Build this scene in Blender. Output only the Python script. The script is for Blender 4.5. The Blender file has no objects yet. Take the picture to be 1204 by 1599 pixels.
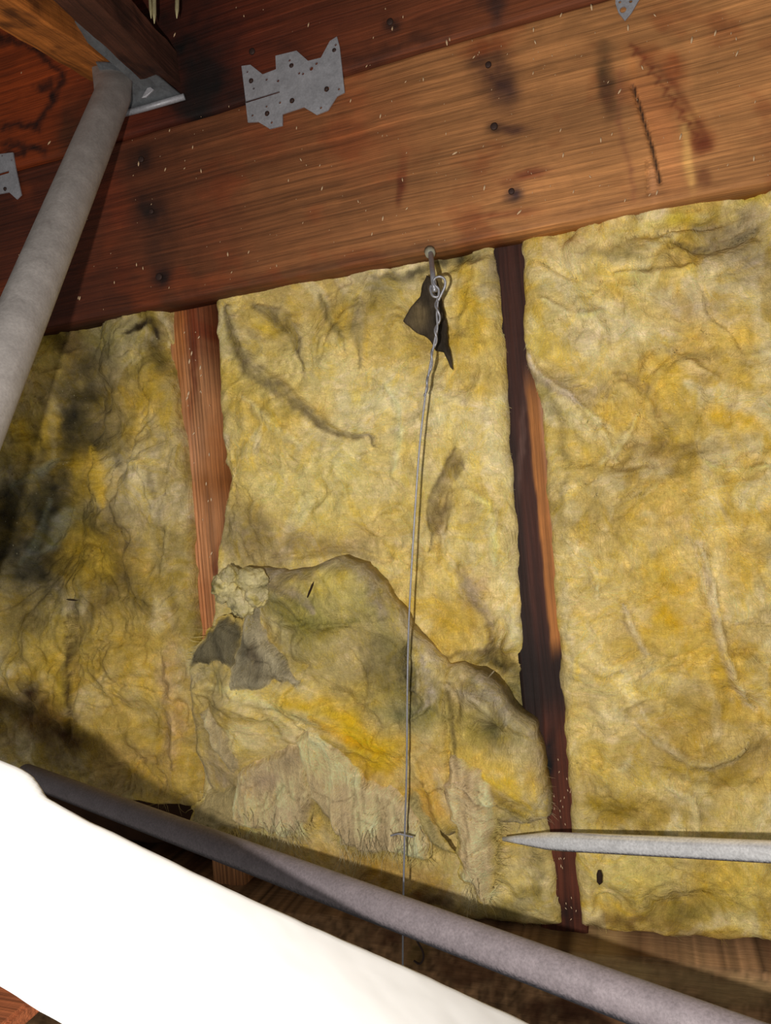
import bpy, bmesh, math, random
import numpy as np
from mathutils import Vector, Matrix
random.seed(4)
# ------------------------------------------------------------------ camera, light, exposure
D = .78; YAW = math.radians(18.8); ROLL = math.radians(-4.8); FPX = 26/36*1599
sc = bpy.context.scene; col = sc.collection
def _rz(a): c, s = math.cos(a), math.sin(a); return np.array([[c,-s,0],[s,c,0],[0,0,1.]])
RM = _rz(YAW) @ np.array([[1,0,0],[0,0,-1],[0,1,0.]]) @ _rz(ROLL)
CP = np.array([0., -D, 0.])
cd = bpy.data.cameras.new('camera'); cam = bpy.data.objects.new('camera', cd); col.objects.link(cam)
cd.sensor_fit = 'VERTICAL'; cd.sensor_height = 36; cd.sensor_width = 24; cd.lens = 26; cd.clip_start = .01
M4 = Matrix([list(RM[i]) + [CP[i]] for i in range(3)] + [[0,0,0,1]]); cam.matrix_world = M4
sc.camera = cam
vs = sc.view_settings; vs.view_transform = 'Standard'; vs.look = 'None'; vs.gamma = 1; vs.use_curve_mapping = False
vs.exposure = 0.0
w = bpy.data.worlds.new('world'); sc.world = w; w.use_nodes = True
bgn = w.node_tree.nodes['Background']; bgn.inputs[0].default_value = (1, .96, .9, 1); bgn.inputs[1].default_value = .19
def lamp(name, off, power, size, colr):
    ld = bpy.data.lights.new(name, 'POINT'); ld.energy = power; ld.shadow_soft_size = size; ld.color = colr
    o = bpy.data.objects.new(name, ld); col.objects.link(o)
    o.location = Vector(CP + RM @ np.array(off)); return o
lamp('phone_flash', (-.056, -.026, .0), 15.8, .004, (1, .95, .89))

# ------------------------------------------------------------------ helpers
def at(px, py, Y):
    d = RM @ np.array([(px-602)/FPX, -(py-799.5)/FPX, -1.0]); t = (Y-CP[1])/d[1]; return CP + d*t
def atz(px, py, Z):
    d = RM @ np.array([(px-602)/FPX, -(py-799.5)/FPX, -1.0]); t = (Z-CP[2])/d[2]; return CP + d*t
def atd(px, py, dep):
    return CP + dep*(RM @ np.array([(px-602)/FPX, -(py-799.5)/FPX, -1.0]))
def proj(P):
    q = (P-CP) @ RM; return 602 + FPX*q[:,0]/-q[:,2], 799.5 - FPX*q[:,1]/-q[:,2]
def vnoise(x, y, seed):
    rng = np.random.RandomState(seed); T = rng.rand(256, 256)*2-1
    xi = np.floor(x).astype(int); yi = np.floor(y).astype(int); fx = x-xi; fy = y-yi
    fx = fx*fx*fx*(fx*(fx*6-15)+10); fy = fy*fy*fy*(fy*(fy*6-15)+10)
    a = T[xi%256, yi%256]; b = T[(xi+1)%256, yi%256]; c = T[xi%256, (yi+1)%256]; d = T[(xi+1)%256, (yi+1)%256]
    return (a*(1-fx)+b*fx)*(1-fy) + (c*(1-fx)+d*fx)*fy
def fbm(x, y, seed, oct=4, gain=.5):
    s = 0; a = 1; t = 0
    for k in range(oct):
        ca, sa = math.cos(.7*k+seed), math.sin(.7*k+seed)
        s = s + a*vnoise((x*ca-y*sa)*2**k+13.1*k+seed*3.7, (x*sa+y*ca)*2**k-7.3*k, seed+k); t += a; a *= gain
    return s/t
def ridge(x, y, seed, oct=4):
    s = 0; a = 1; t = 0
    for k in range(oct):
        s = s + a*(1-np.abs(vnoise(x*2**k+seed, y*2**k-seed*2, seed+k))*2.2); t += a; a *= .5
    return s/t
def lin(c):
    c = np.array(c, float)/255; return np.where(c <= .04045, c/12.92, ((c+.055)/1.055)**2.4)
def sstep(a, b, x):
    t = np.clip((x-a)/(b-a), 0, 1); return t*t*(3-2*t)
def tag(o, label=None, cat=None, group=None, kind=None):
    if label: o['label'] = label
    if cat: o['category'] = cat
    if group: o['group'] = group
    if kind: o['kind'] = kind
    return o
def mesh_obj(name, V, Fc, mat, parent=None, colours=None, origin=None, smooth=True):
    V = np.asarray(V, float)
    if origin is None:
        origin = np.array([(V[:,0].min()+V[:,0].max())/2, (V[:,1].min()+V[:,1].max())/2, V[:,2].min()])
    if parent is not None: base = np.array(parent['_o'])
    else: base = np.zeros(3)
    me = bpy.data.meshes.new(name); me.from_pydata((V-origin).tolist(), [], Fc)
    if smooth: me.polygons.foreach_set('use_smooth', [True]*len(me.polygons))
    if colours is not None:
        ca = me.color_attributes.new('Col', 'FLOAT_COLOR', 'POINT')
        cc = np.ones((len(V), 4)); cc[:,:3] = colours; ca.data.foreach_set('color', cc.ravel())
    me.materials.append(mat); me.update()
    o = bpy.data.objects.new(name, me); col.objects.link(o); o['_o'] = [float(v) for v in origin]
    o.location = Vector(origin-base)
    if parent is not None: o.parent = parent
    return o

def paint(px, py, base, splats, seed, warp=1.0):
    """stains, colour patches and some painted-in shade, each with a shape of its own"""
    wx = px + warp*(26*fbm(px/70, py/70, seed, 3) + 9*fbm(px/17, py/17, seed+5, 3))
    wy = py + warp*(26*fbm(px/70, py/70, seed+9, 3) + 9*fbm(px/17, py/17, seed+14, 3))
    c = base.copy()
    for i, s in enumerate(splats):
        x, y, rx, ry, ang, rgb, st = s
        a = math.radians(ang); dx = wx-x; dy = wy-y
        u = (dx*math.cos(a)+dy*math.sin(a))/rx; v = (-dx*math.sin(a)+dy*math.cos(a))/ry
        m = np.exp(-(u*u+v*v)**1.5)*min(st*1.2, .97)
        m = m*(.8+.45*fbm(px/24, py/24, seed+30+i%7, 3)); m = np.clip(m, 0, 1)[:, None]
        c = c*(1-m) + lin(rgb)*m
    return c
def poly_dist(X, Y, P):
    """signed distance (inside positive) and nearest point"""
    n = len(P); best = np.full(X.shape, 1e9); nx = np.zeros_like(X); ny = np.zeros_like(X); ins = np.zeros(X.shape, bool)
    for i in range(n):
        x1, y1 = P[i]; x2, y2 = P[(i+1) % n]
        ex, ey = x2-x1, y2-y1; L = ex*ex+ey*ey+1e-18
        t = np.clip(((X-x1)*ex+(Y-y1)*ey)/L, 0, 1); qx = x1+t*ex; qy = y1+t*ey
        d = (X-qx)**2+(Y-qy)**2; m = d < best
        best = np.where(m, d, best); nx = np.where(m, qx, nx); ny = np.where(m, qy, ny)
        c = ((y1 > Y) != (y2 > Y)) & (X < (x2-x1)*(Y-y1)/(y2-y1+1e-18)+x1); ins ^= c
    d = np.sqrt(best); return np.where(ins, d, -d), nx, ny
def rough_poly(P, step, amp, seed, freq=60):
    out = []
    n = len(P)
    for i in range(n):
        a = np.array(P[i]); b = np.array(P[(i+1) % n]); L = np.linalg.norm(b-a); k = max(1, int(L/step))
        for j in range(k): out.append(a+(b-a)*j/k)
    out = np.array(out)
    ox = fbm(out[:,0]*freq, out[:,1]*freq, seed, 3)*amp; oy = fbm(out[:,0]*freq+9, out[:,1]*freq, seed+4, 3)*amp
    return np.stack([out[:,0]+ox, out[:,1]+oy], 1)
def patch(name, P, Y0, hfun, cfun, mat, res=.002, back=None, parent=None, thick=None):
    """a solid sheet or slab: outline P in wall coordinates (x, z), front at y = Y0 - h(x, z, d)"""
    x0, z0 = P.min(0)-res; x1, z1 = P.max(0)+res
    nx = int((x1-x0)/res)+2; nz = int((z1-z0)/res)+2
    X, Z = np.meshgrid(x0+np.arange(nx)*res, z0+np.arange(nz)*res, indexing='ij')
    d, qx, qz = poly_dist(X.ravel(), Z.ravel(), P)
    X = X.ravel().copy(); Z = Z.ravel().copy()
    I, J = np.meshgrid(np.arange(nx-1), np.arange(nz-1), indexing='ij')
    a = (I*nz+J).ravel(); q = np.stack([a, a+nz, a+nz+1, a+1], 1)
    ins = d > 0; keep = ins[q].any(1); q = q[keep]
    out = ~ins; X[out] = qx[out]; Z[out] = qz[out]; dd = np.maximum(d, 0)
    used = np.unique(q); mp = -np.ones(len(X), int); mp[used] = np.arange(len(used))
    X = X[used]; Z = Z[used]; dd = dd[used]; q = mp[q]
    y = Y0 - hfun(X, Z, dd)
    F_ = np.stack([X, y, Z], 1)
    B_ = F_.copy(); B_[:,1] = (back if back is not None else y+thick)
    n = len(X)
    e = np.concatenate([q[:,[0,1]], q[:,[1,2]], q[:,[2,3]], q[:,[3,0]]])
    key = np.sort(e, 1); _, inv, cnt = np.unique(key, axis=0, return_inverse=True, return_counts=True)
    be = e[cnt[inv.ravel()] == 1]
    V = np.concatenate([F_, B_])
    faces = q.tolist() + (q[:, ::-1]+n).tolist() + np.stack([be[:,1], be[:,0], be[:,0]+n, be[:,1]+n], 1).tolist()
    px, py = proj(F_); c = cfun(px, py, X, Z, dd); c = np.concatenate([c, c])
    return mesh_obj(name, V, faces, mat, parent, c)
def wp(pts, Y):
    return np.array([at(x, y, Y)[[0, 2]] for x, y in pts])
def tube_mesh(path, rad, seg=14, cap=True, flat=None):
    """round bar along world points; flat: list of (sx, sy) squashes per point"""
    path = [np.array(p, float) for p in path]; n = len(path); V = []; Fc = []
    if not hasattr(rad, '__len__'): rad = [rad]*n
    t0 = path[1]-path[0]; up = np.array([0, 0, 1.]) if abs(t0[2]) < .9*np.linalg.norm(t0) else np.array([0, 1., 0])
    s = np.cross(t0, up); s /= np.linalg.norm(s)
    for i in range(n):
        t = path[min(i+1, n-1)]-path[max(i-1, 0)]; t /= np.linalg.norm(t)
        s = s - t*np.dot(s, t); s /= np.linalg.norm(s); u = np.cross(s, t)
        fx, fy = flat[i] if flat else (1, 1)
        for k in range(seg):
            a = 2*math.pi*k/seg; V.append(path[i]+rad[i]*(math.cos(a)*s*fx+math.sin(a)*u*fy))
    for i in range(n-1):
        for k in range(seg):
            a = i*seg+k; b = i*seg+(k+1) % seg; Fc.append((a, b, b+seg, a+seg))
    if cap: Fc.append(tuple(range(seg))[::-1]); Fc.append(tuple(range((n-1)*seg, n*seg)))
    return V, Fc
def smooth_path(pts, n):
    P = np.array(pts, float); P = np.vstack([2*P[0]-P[1], P, 2*P[-1]-P[-2]]); out = []
    m = len(P)-3
    for i in range(n):
        u = i/(n-1)*m; k = min(int(u), m-1); t = u-k; a, b, c, d = P[k:k+4]
        out.append(.5*((2*b)+(-a+c)*t+(2*a-5*b+4*c-d)*t*t+(-a+3*b-3*c+d)*t**3))
    return np.array(out)
def join_parts(parts):
    V = []; Fc = []
    for v, f in parts:
        k = len(V); V += list(v); Fc += [tuple(i+k for i in q) for q in f]
    return np.array(V), Fc

# ------------------------------------------------------------------ materials
def new_mat(name):
    m = bpy.data.materials.new(name); m.use_nodes = True; nt = m.node_tree
    return m, nt, nt.nodes['Principled BSDF']
def N(nt, typ, **kw):
    n = nt.nodes.new(typ)
    for k, v in kw.items():
        if k in n.inputs.keys() if isinstance(k, str) else False: n.inputs[k].default_value = v
        else: setattr(n, k, v)
    return n
def noise(nt, vec, scale, detail=4, rough=.55, dist=0):
    n = nt.nodes.new('ShaderNodeTexNoise'); n.inputs['Scale'].default_value = scale; n.inputs['Detail'].default_value = detail
    n.inputs['Roughness'].default_value = rough; n.inputs['Distortion'].default_value = dist
    nt.links.new(vec, n.inputs['Vector']); return n.outputs['Fac']
def mapping(nt, vec, scale, rot=(0,0,0)):
    m = nt.nodes.new('ShaderNodeMapping'); m.inputs['Scale'].default_value = scale; m.inputs['Rotation'].default_value = rot
    nt.links.new(vec, m.inputs['Vector']); return m.outputs[0]
def rng(nt, v, a, b, c, d):
    m = nt.nodes.new('ShaderNodeMapRange'); nt.links.new(v, m.inputs[0])
    for i, x in enumerate((a, b, c, d)): m.inputs[i+1].default_value = x
    return m.outputs[0]
def mixc(nt, fac, a, b, mode='MIX'):
    m = nt.nodes.new('ShaderNodeMix'); m.data_type = 'RGBA'; m.blend_type = mode
    for s, v in ((m.inputs[0], fac), (m.inputs[6], a), (m.inputs[7], b)):
        if hasattr(v, 'is_linked'): nt.links.new(v, s)
        elif isinstance(v, (int, float)): s.default_value = v
        else: s.default_value = (*v, 1)
    return m.outputs[2]
def math_(nt, op, a, b):
    m = nt.nodes.new('ShaderNodeMath'); m.operation = op
    for s, v in ((m.inputs[0], a), (m.inputs[1], b)):
        if hasattr(v, 'is_linked'): nt.links.new(v, s)
        else: s.default_value = v
    return m.outputs[0]
def bump(nt, h, dist, strength=1, prev=None):
    b = nt.nodes.new('ShaderNodeBump'); b.inputs['Distance'].default_value = dist; b.inputs['Strength'].default_value = strength
    nt.links.new(h, b.inputs['Height'])
    if prev: nt.links.new(prev, b.inputs['Normal'])
    return b.outputs[0]
def obc(nt): return nt.nodes.new('ShaderNodeTexCoord').outputs['Object']
def attr(nt):
    a = nt.nodes.new('ShaderNodeAttribute'); a.attribute_name = 'Col'; return a.outputs['Color']
def grey(nt, fac, lo, hi):
    r = rng(nt, fac, .3, .7, lo, hi); c = nt.nodes.new('ShaderNodeCombineColor')
    for i in range(3): nt.links.new(r, c.inputs[i])
    return c.outputs[0]
def wool_material(name='fibreglass_wool', spark=.3, fibre=1.0):
    m, nt, b = new_mat(name); v = obc(nt); c = attr(nt)
    big = noise(nt, v, 26, 5, .6, 1.8)
    c = mixc(nt, 1, c, grey(nt, big, .80, 1.16), 'MULTIPLY')
    yel = noise(nt, v, 17, 6, .62, 2.6)
    c = mixc(nt, rng(nt, yel, .48, .64, 0, .9), c, (1.0, .93, .5), 'MULTIPLY')
    pal = noise(nt, mapping(nt, v, (1, 1, 1.7), (0, .8, 0)), 34, 6, .65, 2.2)
    c = mixc(nt, rng(nt, pal, .48, .66, 0, 1), c, (1.16, 1.14, 1.38), 'MULTIPLY')
    cl = noise(nt, v, 48, 5, .62, 1.2); c = mixc(nt, 1, c, grey(nt, cl, .80, 1.18), 'MULTIPLY')
    f1 = noise(nt, mapping(nt, v, (60, 60, 340), (0, .5, 0)), 1, 4, .7, 2.4)
    f2 = noise(nt, mapping(nt, v, (330, 60, 60), (0, .9, 0)), 1, 4, .7, 2.8)
    ff = math_(nt, 'MULTIPLY', math_(nt, 'ADD', f1, f2), .5)
    c = mixc(nt, fibre, c, grey(nt, ff, .72, 1.24), 'MULTIPLY')
    fine = noise(nt, v, 900, 3, .7)
    c = mixc(nt, .6, c, grey(nt, fine, .72, 1.22), 'MULTIPLY')
    # dark crumbs of dirt
    dk = noise(nt, v, 120, 3, .5); c = mixc(nt, rng(nt, dk, .76, .80, 0, .6), c, (.05, .04, .02))
    # tiny glassy resin flecks
    vo = nt.nodes.new('ShaderNodeTexVoronoi'); vo.inputs['Scale'].default_value = 210
    nt.links.new(mapping(nt, v, (1, 1, .55), (0, .3, 0)), vo.inputs['Vector'])
    sp = rng(nt, vo.outputs['Distance'], .10, .16, 1, 0)
    dens = rng(nt, noise(nt, v, 9, 2, .5), .45, .62, 0, 1)
    cc = nt.nodes.new('ShaderNodeSeparateColor'); nt.links.new(vo.outputs['Color'], cc.inputs[0])
    sel = math_(nt, 'GREATER_THAN', cc.outputs[0], .72)
    sp = math_(nt, 'MULTIPLY', math_(nt, 'MULTIPLY', sp, sel), math_(nt, 'MULTIPLY', dens, spark))
    c = mixc(nt, sp, c, tuple(lin((250, 240, 200))))
    nt.links.new(c, b.inputs['Base Color'])
    b.inputs['Roughness'].default_value = .95; b.inputs['Specular IOR Level'].default_value = .12
    n1 = bump(nt, big, .005, .8); n2 = bump(nt, noise(nt, v, 75, 4, .55, .6), .0018, .8, n1); n3 = bump(nt, ff, .0009, .8, n2)
    n4 = bump(nt, fine, .0004, .6, n3)
    nt.links.new(n4, b.inputs['Normal']); return m
def wood_material(name, axis=0, contrast=1.0, rough=.72, spec=.35, freq=1.0):
    m, nt, b = new_mat(name); v = obc(nt); c = attr(nt)
    def sc3(al, ac): s = [ac*freq]*3; s[axis] = al; return tuple(s)
    wv = nt.nodes.new('ShaderNodeVectorMath'); wv.operation = 'ADD'
    wn = nt.nodes.new('ShaderNodeTexNoise'); wn.inputs['Scale'].default_value = 5; nt.links.new(v, wn.inputs['Vector'])
    ws = nt.nodes.new('ShaderNodeVectorMath'); ws.operation = 'SCALE'; ws.inputs['Scale'].default_value = .008
    nt.links.new(wn.outputs['Color'], ws.inputs[0]); nt.links.new(v, wv.inputs[0]); nt.links.new(ws.outputs[0], wv.inputs[1])
    vv = wv.outputs[0]
    g1 = noise(nt, mapping(nt, vv, sc3(1.6, 90)), 1, 3, .5)
    g2 = noise(nt, mapping(nt, vv, sc3(3.5, 340)), 1, 3, .6)
    g3 = noise(nt, mapping(nt, v, sc3(30, 1300)), 1, 2, .6)
    c = mixc(nt, contrast, c, grey(nt, g1, .78, 1.2), 'MULTIPLY')
    c = mixc(nt, contrast, c, grey(nt, g2, .62, 1.32), 'MULTIPLY')
    c = mixc(nt, .8, c, grey(nt, g3, .8, 1.18), 'MULTIPLY')
    bl = noise(nt, v, 14, 5, .6, 1); c = mixc(nt, 1, c, grey(nt, bl, .84, 1.14), 'MULTIPLY')
    nt.links.new(c, b.inputs['Base Color'])
    b.inputs['Roughness'].default_value = rough; b.inputs['Specular IOR Level'].default_value = spec
    # saw marks across the grain
    s = [40]*3; s[axis] = 420
    sw = noise(nt, mapping(nt, v, tuple(s)), 1, 2, .5)
    n1 = bump(nt, g2, .0012, .7); n2 = bump(nt, g3, .0004, .6, n1); n3 = bump(nt, sw, .0004, .5, n2)
    nt.links.new(n3, b.inputs['Normal']); return m
def metal_material(name, rgb, metallic=.6, rough=.5, dirt=.5, dscale=60, bmp=.0004):
    m, nt, b = new_mat(name); v = obc(nt)
    n = noise(nt, v, dscale, 5, .65, .5)
    c = mixc(nt, dirt, tuple(lin(rgb)), grey(nt, n, .45, 1.1), 'MULTIPLY')
    n2 = noise(nt, v, 420, 3, .6); c = mixc(nt, .6, c, grey(nt, n2, .75, 1.12), 'MULTIPLY')
    nt.links.new(c, b.inputs['Base Color']); b.inputs['Metallic'].default_value = metallic
    nt.links.new(rng(nt, n, .3, .7, rough-.1, rough+.15), b.inputs['Roughness'])
    nt.links.new(bump(nt, n2, bmp, .6), b.inputs['Normal']); return m
def flat_material(name, rgb, rough=.8, var=.3, scale=120, spec=.3):
    m, nt, b = new_mat(name); v = obc(nt)
    n = noise(nt, v, scale, 5, .65); c = mixc(nt, var, tuple(lin(rgb)), grey(nt, n, .4, 1.3), 'MULTIPLY')
    nt.links.new(c, b.inputs['Base Color']); b.inputs['Roughness'].default_value = rough; b.inputs['Specular IOR Level'].default_value = spec
    nt.links.new(bump(nt, n, .0006, .5), b.inputs['Normal']); return m
WOOL = wool_material(); WOOLS = wool_material('shredded_wool', .3, 1.2)
WOODX = wood_material('timber_along', 0); WOODZ = wood_material('timber_upright', 2, 1.0, freq=.9)
WOODL = wood_material('rafter_timber', 0, .9)
def film_material():
    m, nt, b = new_mat('torn_fibre_skin'); v = obc(nt); c = attr(nt)
    f1 = noise(nt, mapping(nt, v, (420, 90, 60), (0, .2, 0)), 1, 4, .7, 1.4)
    c = mixc(nt, 1, c, grey(nt, f1, .66, 1.28), 'MULTIPLY')
    n = noise(nt, v, 60, 5, .6, 1); c = mixc(nt, 1, c, grey(nt, n, .8, 1.18), 'MULTIPLY')
    nt.links.new(c, b.inputs['Base Color']); b.inputs['Roughness'].default_value = .9; b.inputs['Specular IOR Level'].default_value = .2
    nt.links.new(bump(nt, n, .003, .7, bump(nt, f1, .0012, .9)), b.inputs['Normal']); return m
FILM = film_material()
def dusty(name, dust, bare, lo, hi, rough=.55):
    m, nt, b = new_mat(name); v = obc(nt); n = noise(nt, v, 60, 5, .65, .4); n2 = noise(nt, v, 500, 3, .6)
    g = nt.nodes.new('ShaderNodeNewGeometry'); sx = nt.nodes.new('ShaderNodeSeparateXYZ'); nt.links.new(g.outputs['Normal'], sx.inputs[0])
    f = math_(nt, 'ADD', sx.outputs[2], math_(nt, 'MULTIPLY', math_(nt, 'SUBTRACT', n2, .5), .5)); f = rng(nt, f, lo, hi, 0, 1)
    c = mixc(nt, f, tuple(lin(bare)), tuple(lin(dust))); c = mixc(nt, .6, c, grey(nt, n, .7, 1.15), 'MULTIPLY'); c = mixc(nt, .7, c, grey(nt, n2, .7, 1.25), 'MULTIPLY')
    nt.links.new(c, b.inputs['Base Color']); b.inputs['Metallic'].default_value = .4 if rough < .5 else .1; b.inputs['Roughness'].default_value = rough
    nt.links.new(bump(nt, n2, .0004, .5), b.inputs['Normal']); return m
GALV = metal_material('galvanised_plate', (176, 176, 182), .35, .5, .35)
TUBE = metal_material('dusty_galvanised_tube', (166, 160, 156), .12, .62, .45, 45)
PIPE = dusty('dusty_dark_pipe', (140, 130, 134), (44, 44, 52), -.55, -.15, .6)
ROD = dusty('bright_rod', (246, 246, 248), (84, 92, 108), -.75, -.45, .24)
WIRE = metal_material('tie_wire', (165, 165, 172), .5, .42, .3)
BLACK = flat_material('dark_hole', (22, 17, 14), .9)
NAILM = metal_material('rusty_nail', (70, 50, 44), .4, .6, .5, 300)
PALE = metal_material('new_nail', (205, 195, 150), .4, .45, .2)

# ------------------------------------------------------------------ the shell of the wall
def box(name, lo, hi, mat, parent=None, colour=(.1,.06,.03), bev=.002, n=1):
    bm = bmesh.new(); bmesh.ops.create_cube(bm, size=1)
    lo = np.array(lo, float); hi = np.array(hi, float)
    for v in bm.verts: v.co = Vector(((lo+hi)/2 + np.array(v.co)*(hi-lo)))
    if bev: bmesh.ops.bevel(bm, geom=list(bm.edges), offset=bev, segments=2, affect='EDGES')
    bm.verts.ensure_lookup_table()
    V = [list(v.co) for v in bm.verts]; Fc = [[v.index for v in f.verts] for f in bm.faces]; bm.free()
    return mesh_obj(name, V, Fc, mat, parent, np.tile(np.array(colour), (len(V), 1)), smooth=False)
o = box('wall_back', (-1.6, .1, -.75), (.75, .12, .95), flat_material('sheathing_board', (78, 52, 34), .9, .5, 30), bev=0)
tag(o, kind='structure')
o = box('ceiling', (-1.6, -.7, .83), (.75, .1, .85), flat_material('roof_deck', (40, 28, 22), .9, .5, 30), bev=0)
tag(o, kind='structure')

# ------------------------------------------------------------------ insulation
CREAM = lin((206, 186, 124)); YEL = lin((198, 166, 62)); OLV = lin((156, 138, 62)); GRG = lin((158, 142, 104))
def wool_base(px, py, seed, wy=.5, wo=.3, wg=.25, first=CREAM):
    n1 = fbm(px/120+2*fbm(px/150, py/150, seed, 2), py/90, seed+1, 5)[:, None]
    n2 = fbm(px/90, py/110+1.5*fbm(px/130, py/130, seed+8, 2), seed+2, 5)[:, None]
    n3 = fbm(px/60, py/45, seed+3, 5)[:, None]
    c = np.tile(first, (len(px), 1))
    m = sstep(-.12, .28, n1)*wy*1.1; c = c*(1-m)+YEL*m
    m = sstep(0, .32, n2)*wo*1.25; c = c*(1-m)+OLV*m
    m = sstep(.02, .3, n3)*wg*1.2; c = c*(1-m)+GRG*m
    m = sstep(.05, .35, fbm(px/45+1.5*fbm(px/80, py/80, seed+20, 2), py/60, seed+21, 5))[:, None]*.55; c = c*(1-m)+lin((224, 212, 164))*m
    return c
def woolgain(px, py, base, sp, seed, K=(), d=None, lip=False):
    c = strokes_c(paint(px, py, base, sp, seed), px, py, K)
    if lip:      # the torn rim of the batt is a greyer, matted skin
        m = (np.exp(-(d/(.0075+.003*fbm(px/30, py/30, 7, 2)))**2)*.75*(.7+.5*fbm(px/40, py/40, 9, 3)))[:, None]; m = np.clip(m*1.2, 0, 1); c = c*(1-m)+lin((164, 154, 128))*m
    return np.clip(c*WG, 0, .86)
WG = np.array([1.25, 1.22, 1.26])
def wool_h(amp, seed, edge=.02, T=.03, extra=None):
    def f(X, Z, d):
        u = X*11; v = Z*11
        a = fbm(u, v, seed, 3); wx = u+1.1*a; wy = v+1.1*fbm(u, v, seed+3, 3)
        r = ridge(wx, wy, seed+6, 3); s = fbm(wx*1.8, wy*1.8, seed+11, 4, .42); k = np.abs(fbm(wx*1.3, wy*1.8, seed+17, 4))
        e = np.sqrt(1-(1-np.clip(d/edge, 0, 1))**2)
        h = T*e + amp*(.22*(r-.4) + .36*s - .16*np.exp(-(k/.07)**2) + .7*a)*np.clip(d/edge, 0, 1)
        if extra is not None: h = h + extra(X, Z)
        return h
    return f
def add2(a, b): return lambda X, Z: a(X, Z)+b(X, Z)
def dents(lst, Y=-.02):
    """soft pits (negative) and bulges (positive) given as px, py, rx, ry, angle, metres"""
    def f(X, Z):
        P = np.stack([X, np.full(len(X), Y), Z], 1); px, py = proj(P); h = 0
        wx = px+14*fbm(px/40, py/40, 71, 3); wy = py+14*fbm(px/40, py/40, 75, 3)
        for (x, y, rx, ry, ang, am) in lst:
            a = math.radians(ang); dx = wx-x; dy = wy-y
            u = (dx*math.cos(a)+dy*math.sin(a))/rx; v = (-dx*math.sin(a)+dy*math.cos(a))/ry
            h = h + am*np.exp(-(u*u+v*v))
        return h
    return f
def stroke_m(px, py, pts, seed):
    wx = px+4*fbm(px/16, py/16, 300+seed, 3); wy = py+4*fbm(px/16, py/16, 304+seed, 3); best = np.full(len(px), 9.); sd = np.zeros(len(px))
    Q = smooth_path([(a[0], a[1], a[2]) for a in pts], 6*len(pts))
    for a, b in zip(Q[:-1], Q[1:]):
        ex, ey = b[0]-a[0], b[1]-a[1]; t = np.clip(((wx-a[0])*ex+(wy-a[1])*ey)/(ex*ex+ey*ey+1e-9), 0, 1)
        wd = np.maximum(a[2]+(b[2]-a[2])*t, .5); u = np.hypot(wx-a[0]-t*ex, wy-a[1]-t*ey)/wd; sg = ((wx-a[0])*ey-(wy-a[1])*ex)/wd/np.hypot(ex, ey)
        m = u < best; best = np.where(m, u, best); sd = np.where(m, sg, sd)
    return np.exp(-best**4), sd
def strokes_h(lst, Y=-.02):
    def f(X, Z):
        px, py = proj(np.stack([X, np.full(len(X), Y), Z], 1)); h = 0
        for k, (pts, dh, rgb, st) in enumerate(lst):
            m, sd = stroke_m(px, py, pts, k); h = h + 1.5*dh*m*(.6+.5*np.clip(sd, -1, 1))
        return h
    return f
def strokes_c(c, px, py, lst):
    for k, (pts, dh, rgb, st) in enumerate(lst):
        m, sd = stroke_m(px, py, pts, k); m = (m*st*1.25*(.85+.4*fbm(px/9, py/9, 310+k, 3)))[:, None]; m = np.clip(m, 0, 1)
        c = c*(1-m)+lin(rgb)*(1+.25*sd[:, None])*m
    return np.clip(c, .003, .9)
G1 = (138, 124, 84)
KM = [([(352,478,4),(362,520,9),(384,568,13),(430,604,13),(475,640,9),(512,668,7),(550,682,4),(575,680,2),(585,697,1)], .007, G1, .75),
      ([(395,480,6),(430,492,12),(458,520,10),(468,552,5),(474,580,1)], .006, G1, .7), ([(500,462,5),(515,500,8),(532,525,4),(540,550,1)], .004, (150,136,86), .65),
      ([(556,470,9),(558,510,12),(562,545,5),(560,575,1)], .004, (152,138,92), .6), ([(712,702,2),(696,730,6),(680,770,8),(672,810,5),(676,840,2),(672,862,1)], .005, (140,124,82), .8),
      ([(716,880,3),(728,910,11),(748,940,12),(768,975,5),(770,1000,1)], .004, (170,152,116), .65), ([(350,700,2),(354,740,6),(346,790,7),(338,840,6),(336,880,2)], .005, (162,148,110), .7),
      ([(420,870,3),(480,868,6),(540,860,5),(600,880,3)], -.004, (150,134,90), .4), ([(380,620,3),(420,660,9),(470,700,6)], .004, (220,208,150), .4), ([(600,600,3),(620,660,10),(610,740,6)], .003, (226,214,160), .35), ([(720,760,4),(760,800,12),(770,880,6)], .004, (226,214,150), .4)]
KR = [([(818,540,4),(830,575,8),(856,600,7),(890,618,5),(915,640,1)], .007, (196,180,150), .7), ([(1095,850,2),(1110,920,8),(1125,1000,8),(1150,1070,7),(1180,1110,1)], .006, (204,188,146), .6),
      ([(990,1130,2),(1030,1160,6),(1085,1195,8),(1140,1190,7),(1175,1150,1)], .006, (196,180,130), .6), ([(970,940,2),(985,980,7),(1010,1020,4)], .004, (206,190,150), .5), ([(900,630,3),(930,660,8),(960,720,4)], .005, (214,198,140), .5),
      ([(1000,640,2),(970,690,8),(940,720,5)], .005, (210,196,140), .5), ([(850,470,5),(900,500,12),(940,490,6)], .005, (222,206,150), .5), ([(1030,520,3),(1060,560,8),(1120,590,3)], .004, (212,190,130), .4), ([(960,580,4),(1010,610,10),(1030,650,3)], -.005, (150,132,90), .4),
      ([(1100,720,3),(1130,740,9),(1200,730,5)], .005, (214,196,120), .5), ([(880,840,4),(920,880,10),(930,930,5)], .004, (214,200,150), .4), ([(1040,1230,3),(1080,1260,10),(1090,1330,5)], .004, (212,196,140), .5), ([(960,430,4),(1030,440,12),(1080,420,6)], .005, (216,196,110), .4), ([(1050,380,3),(1110,390,9),(1180,360,5)], -.006, (120,108,80), .6)]
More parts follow.
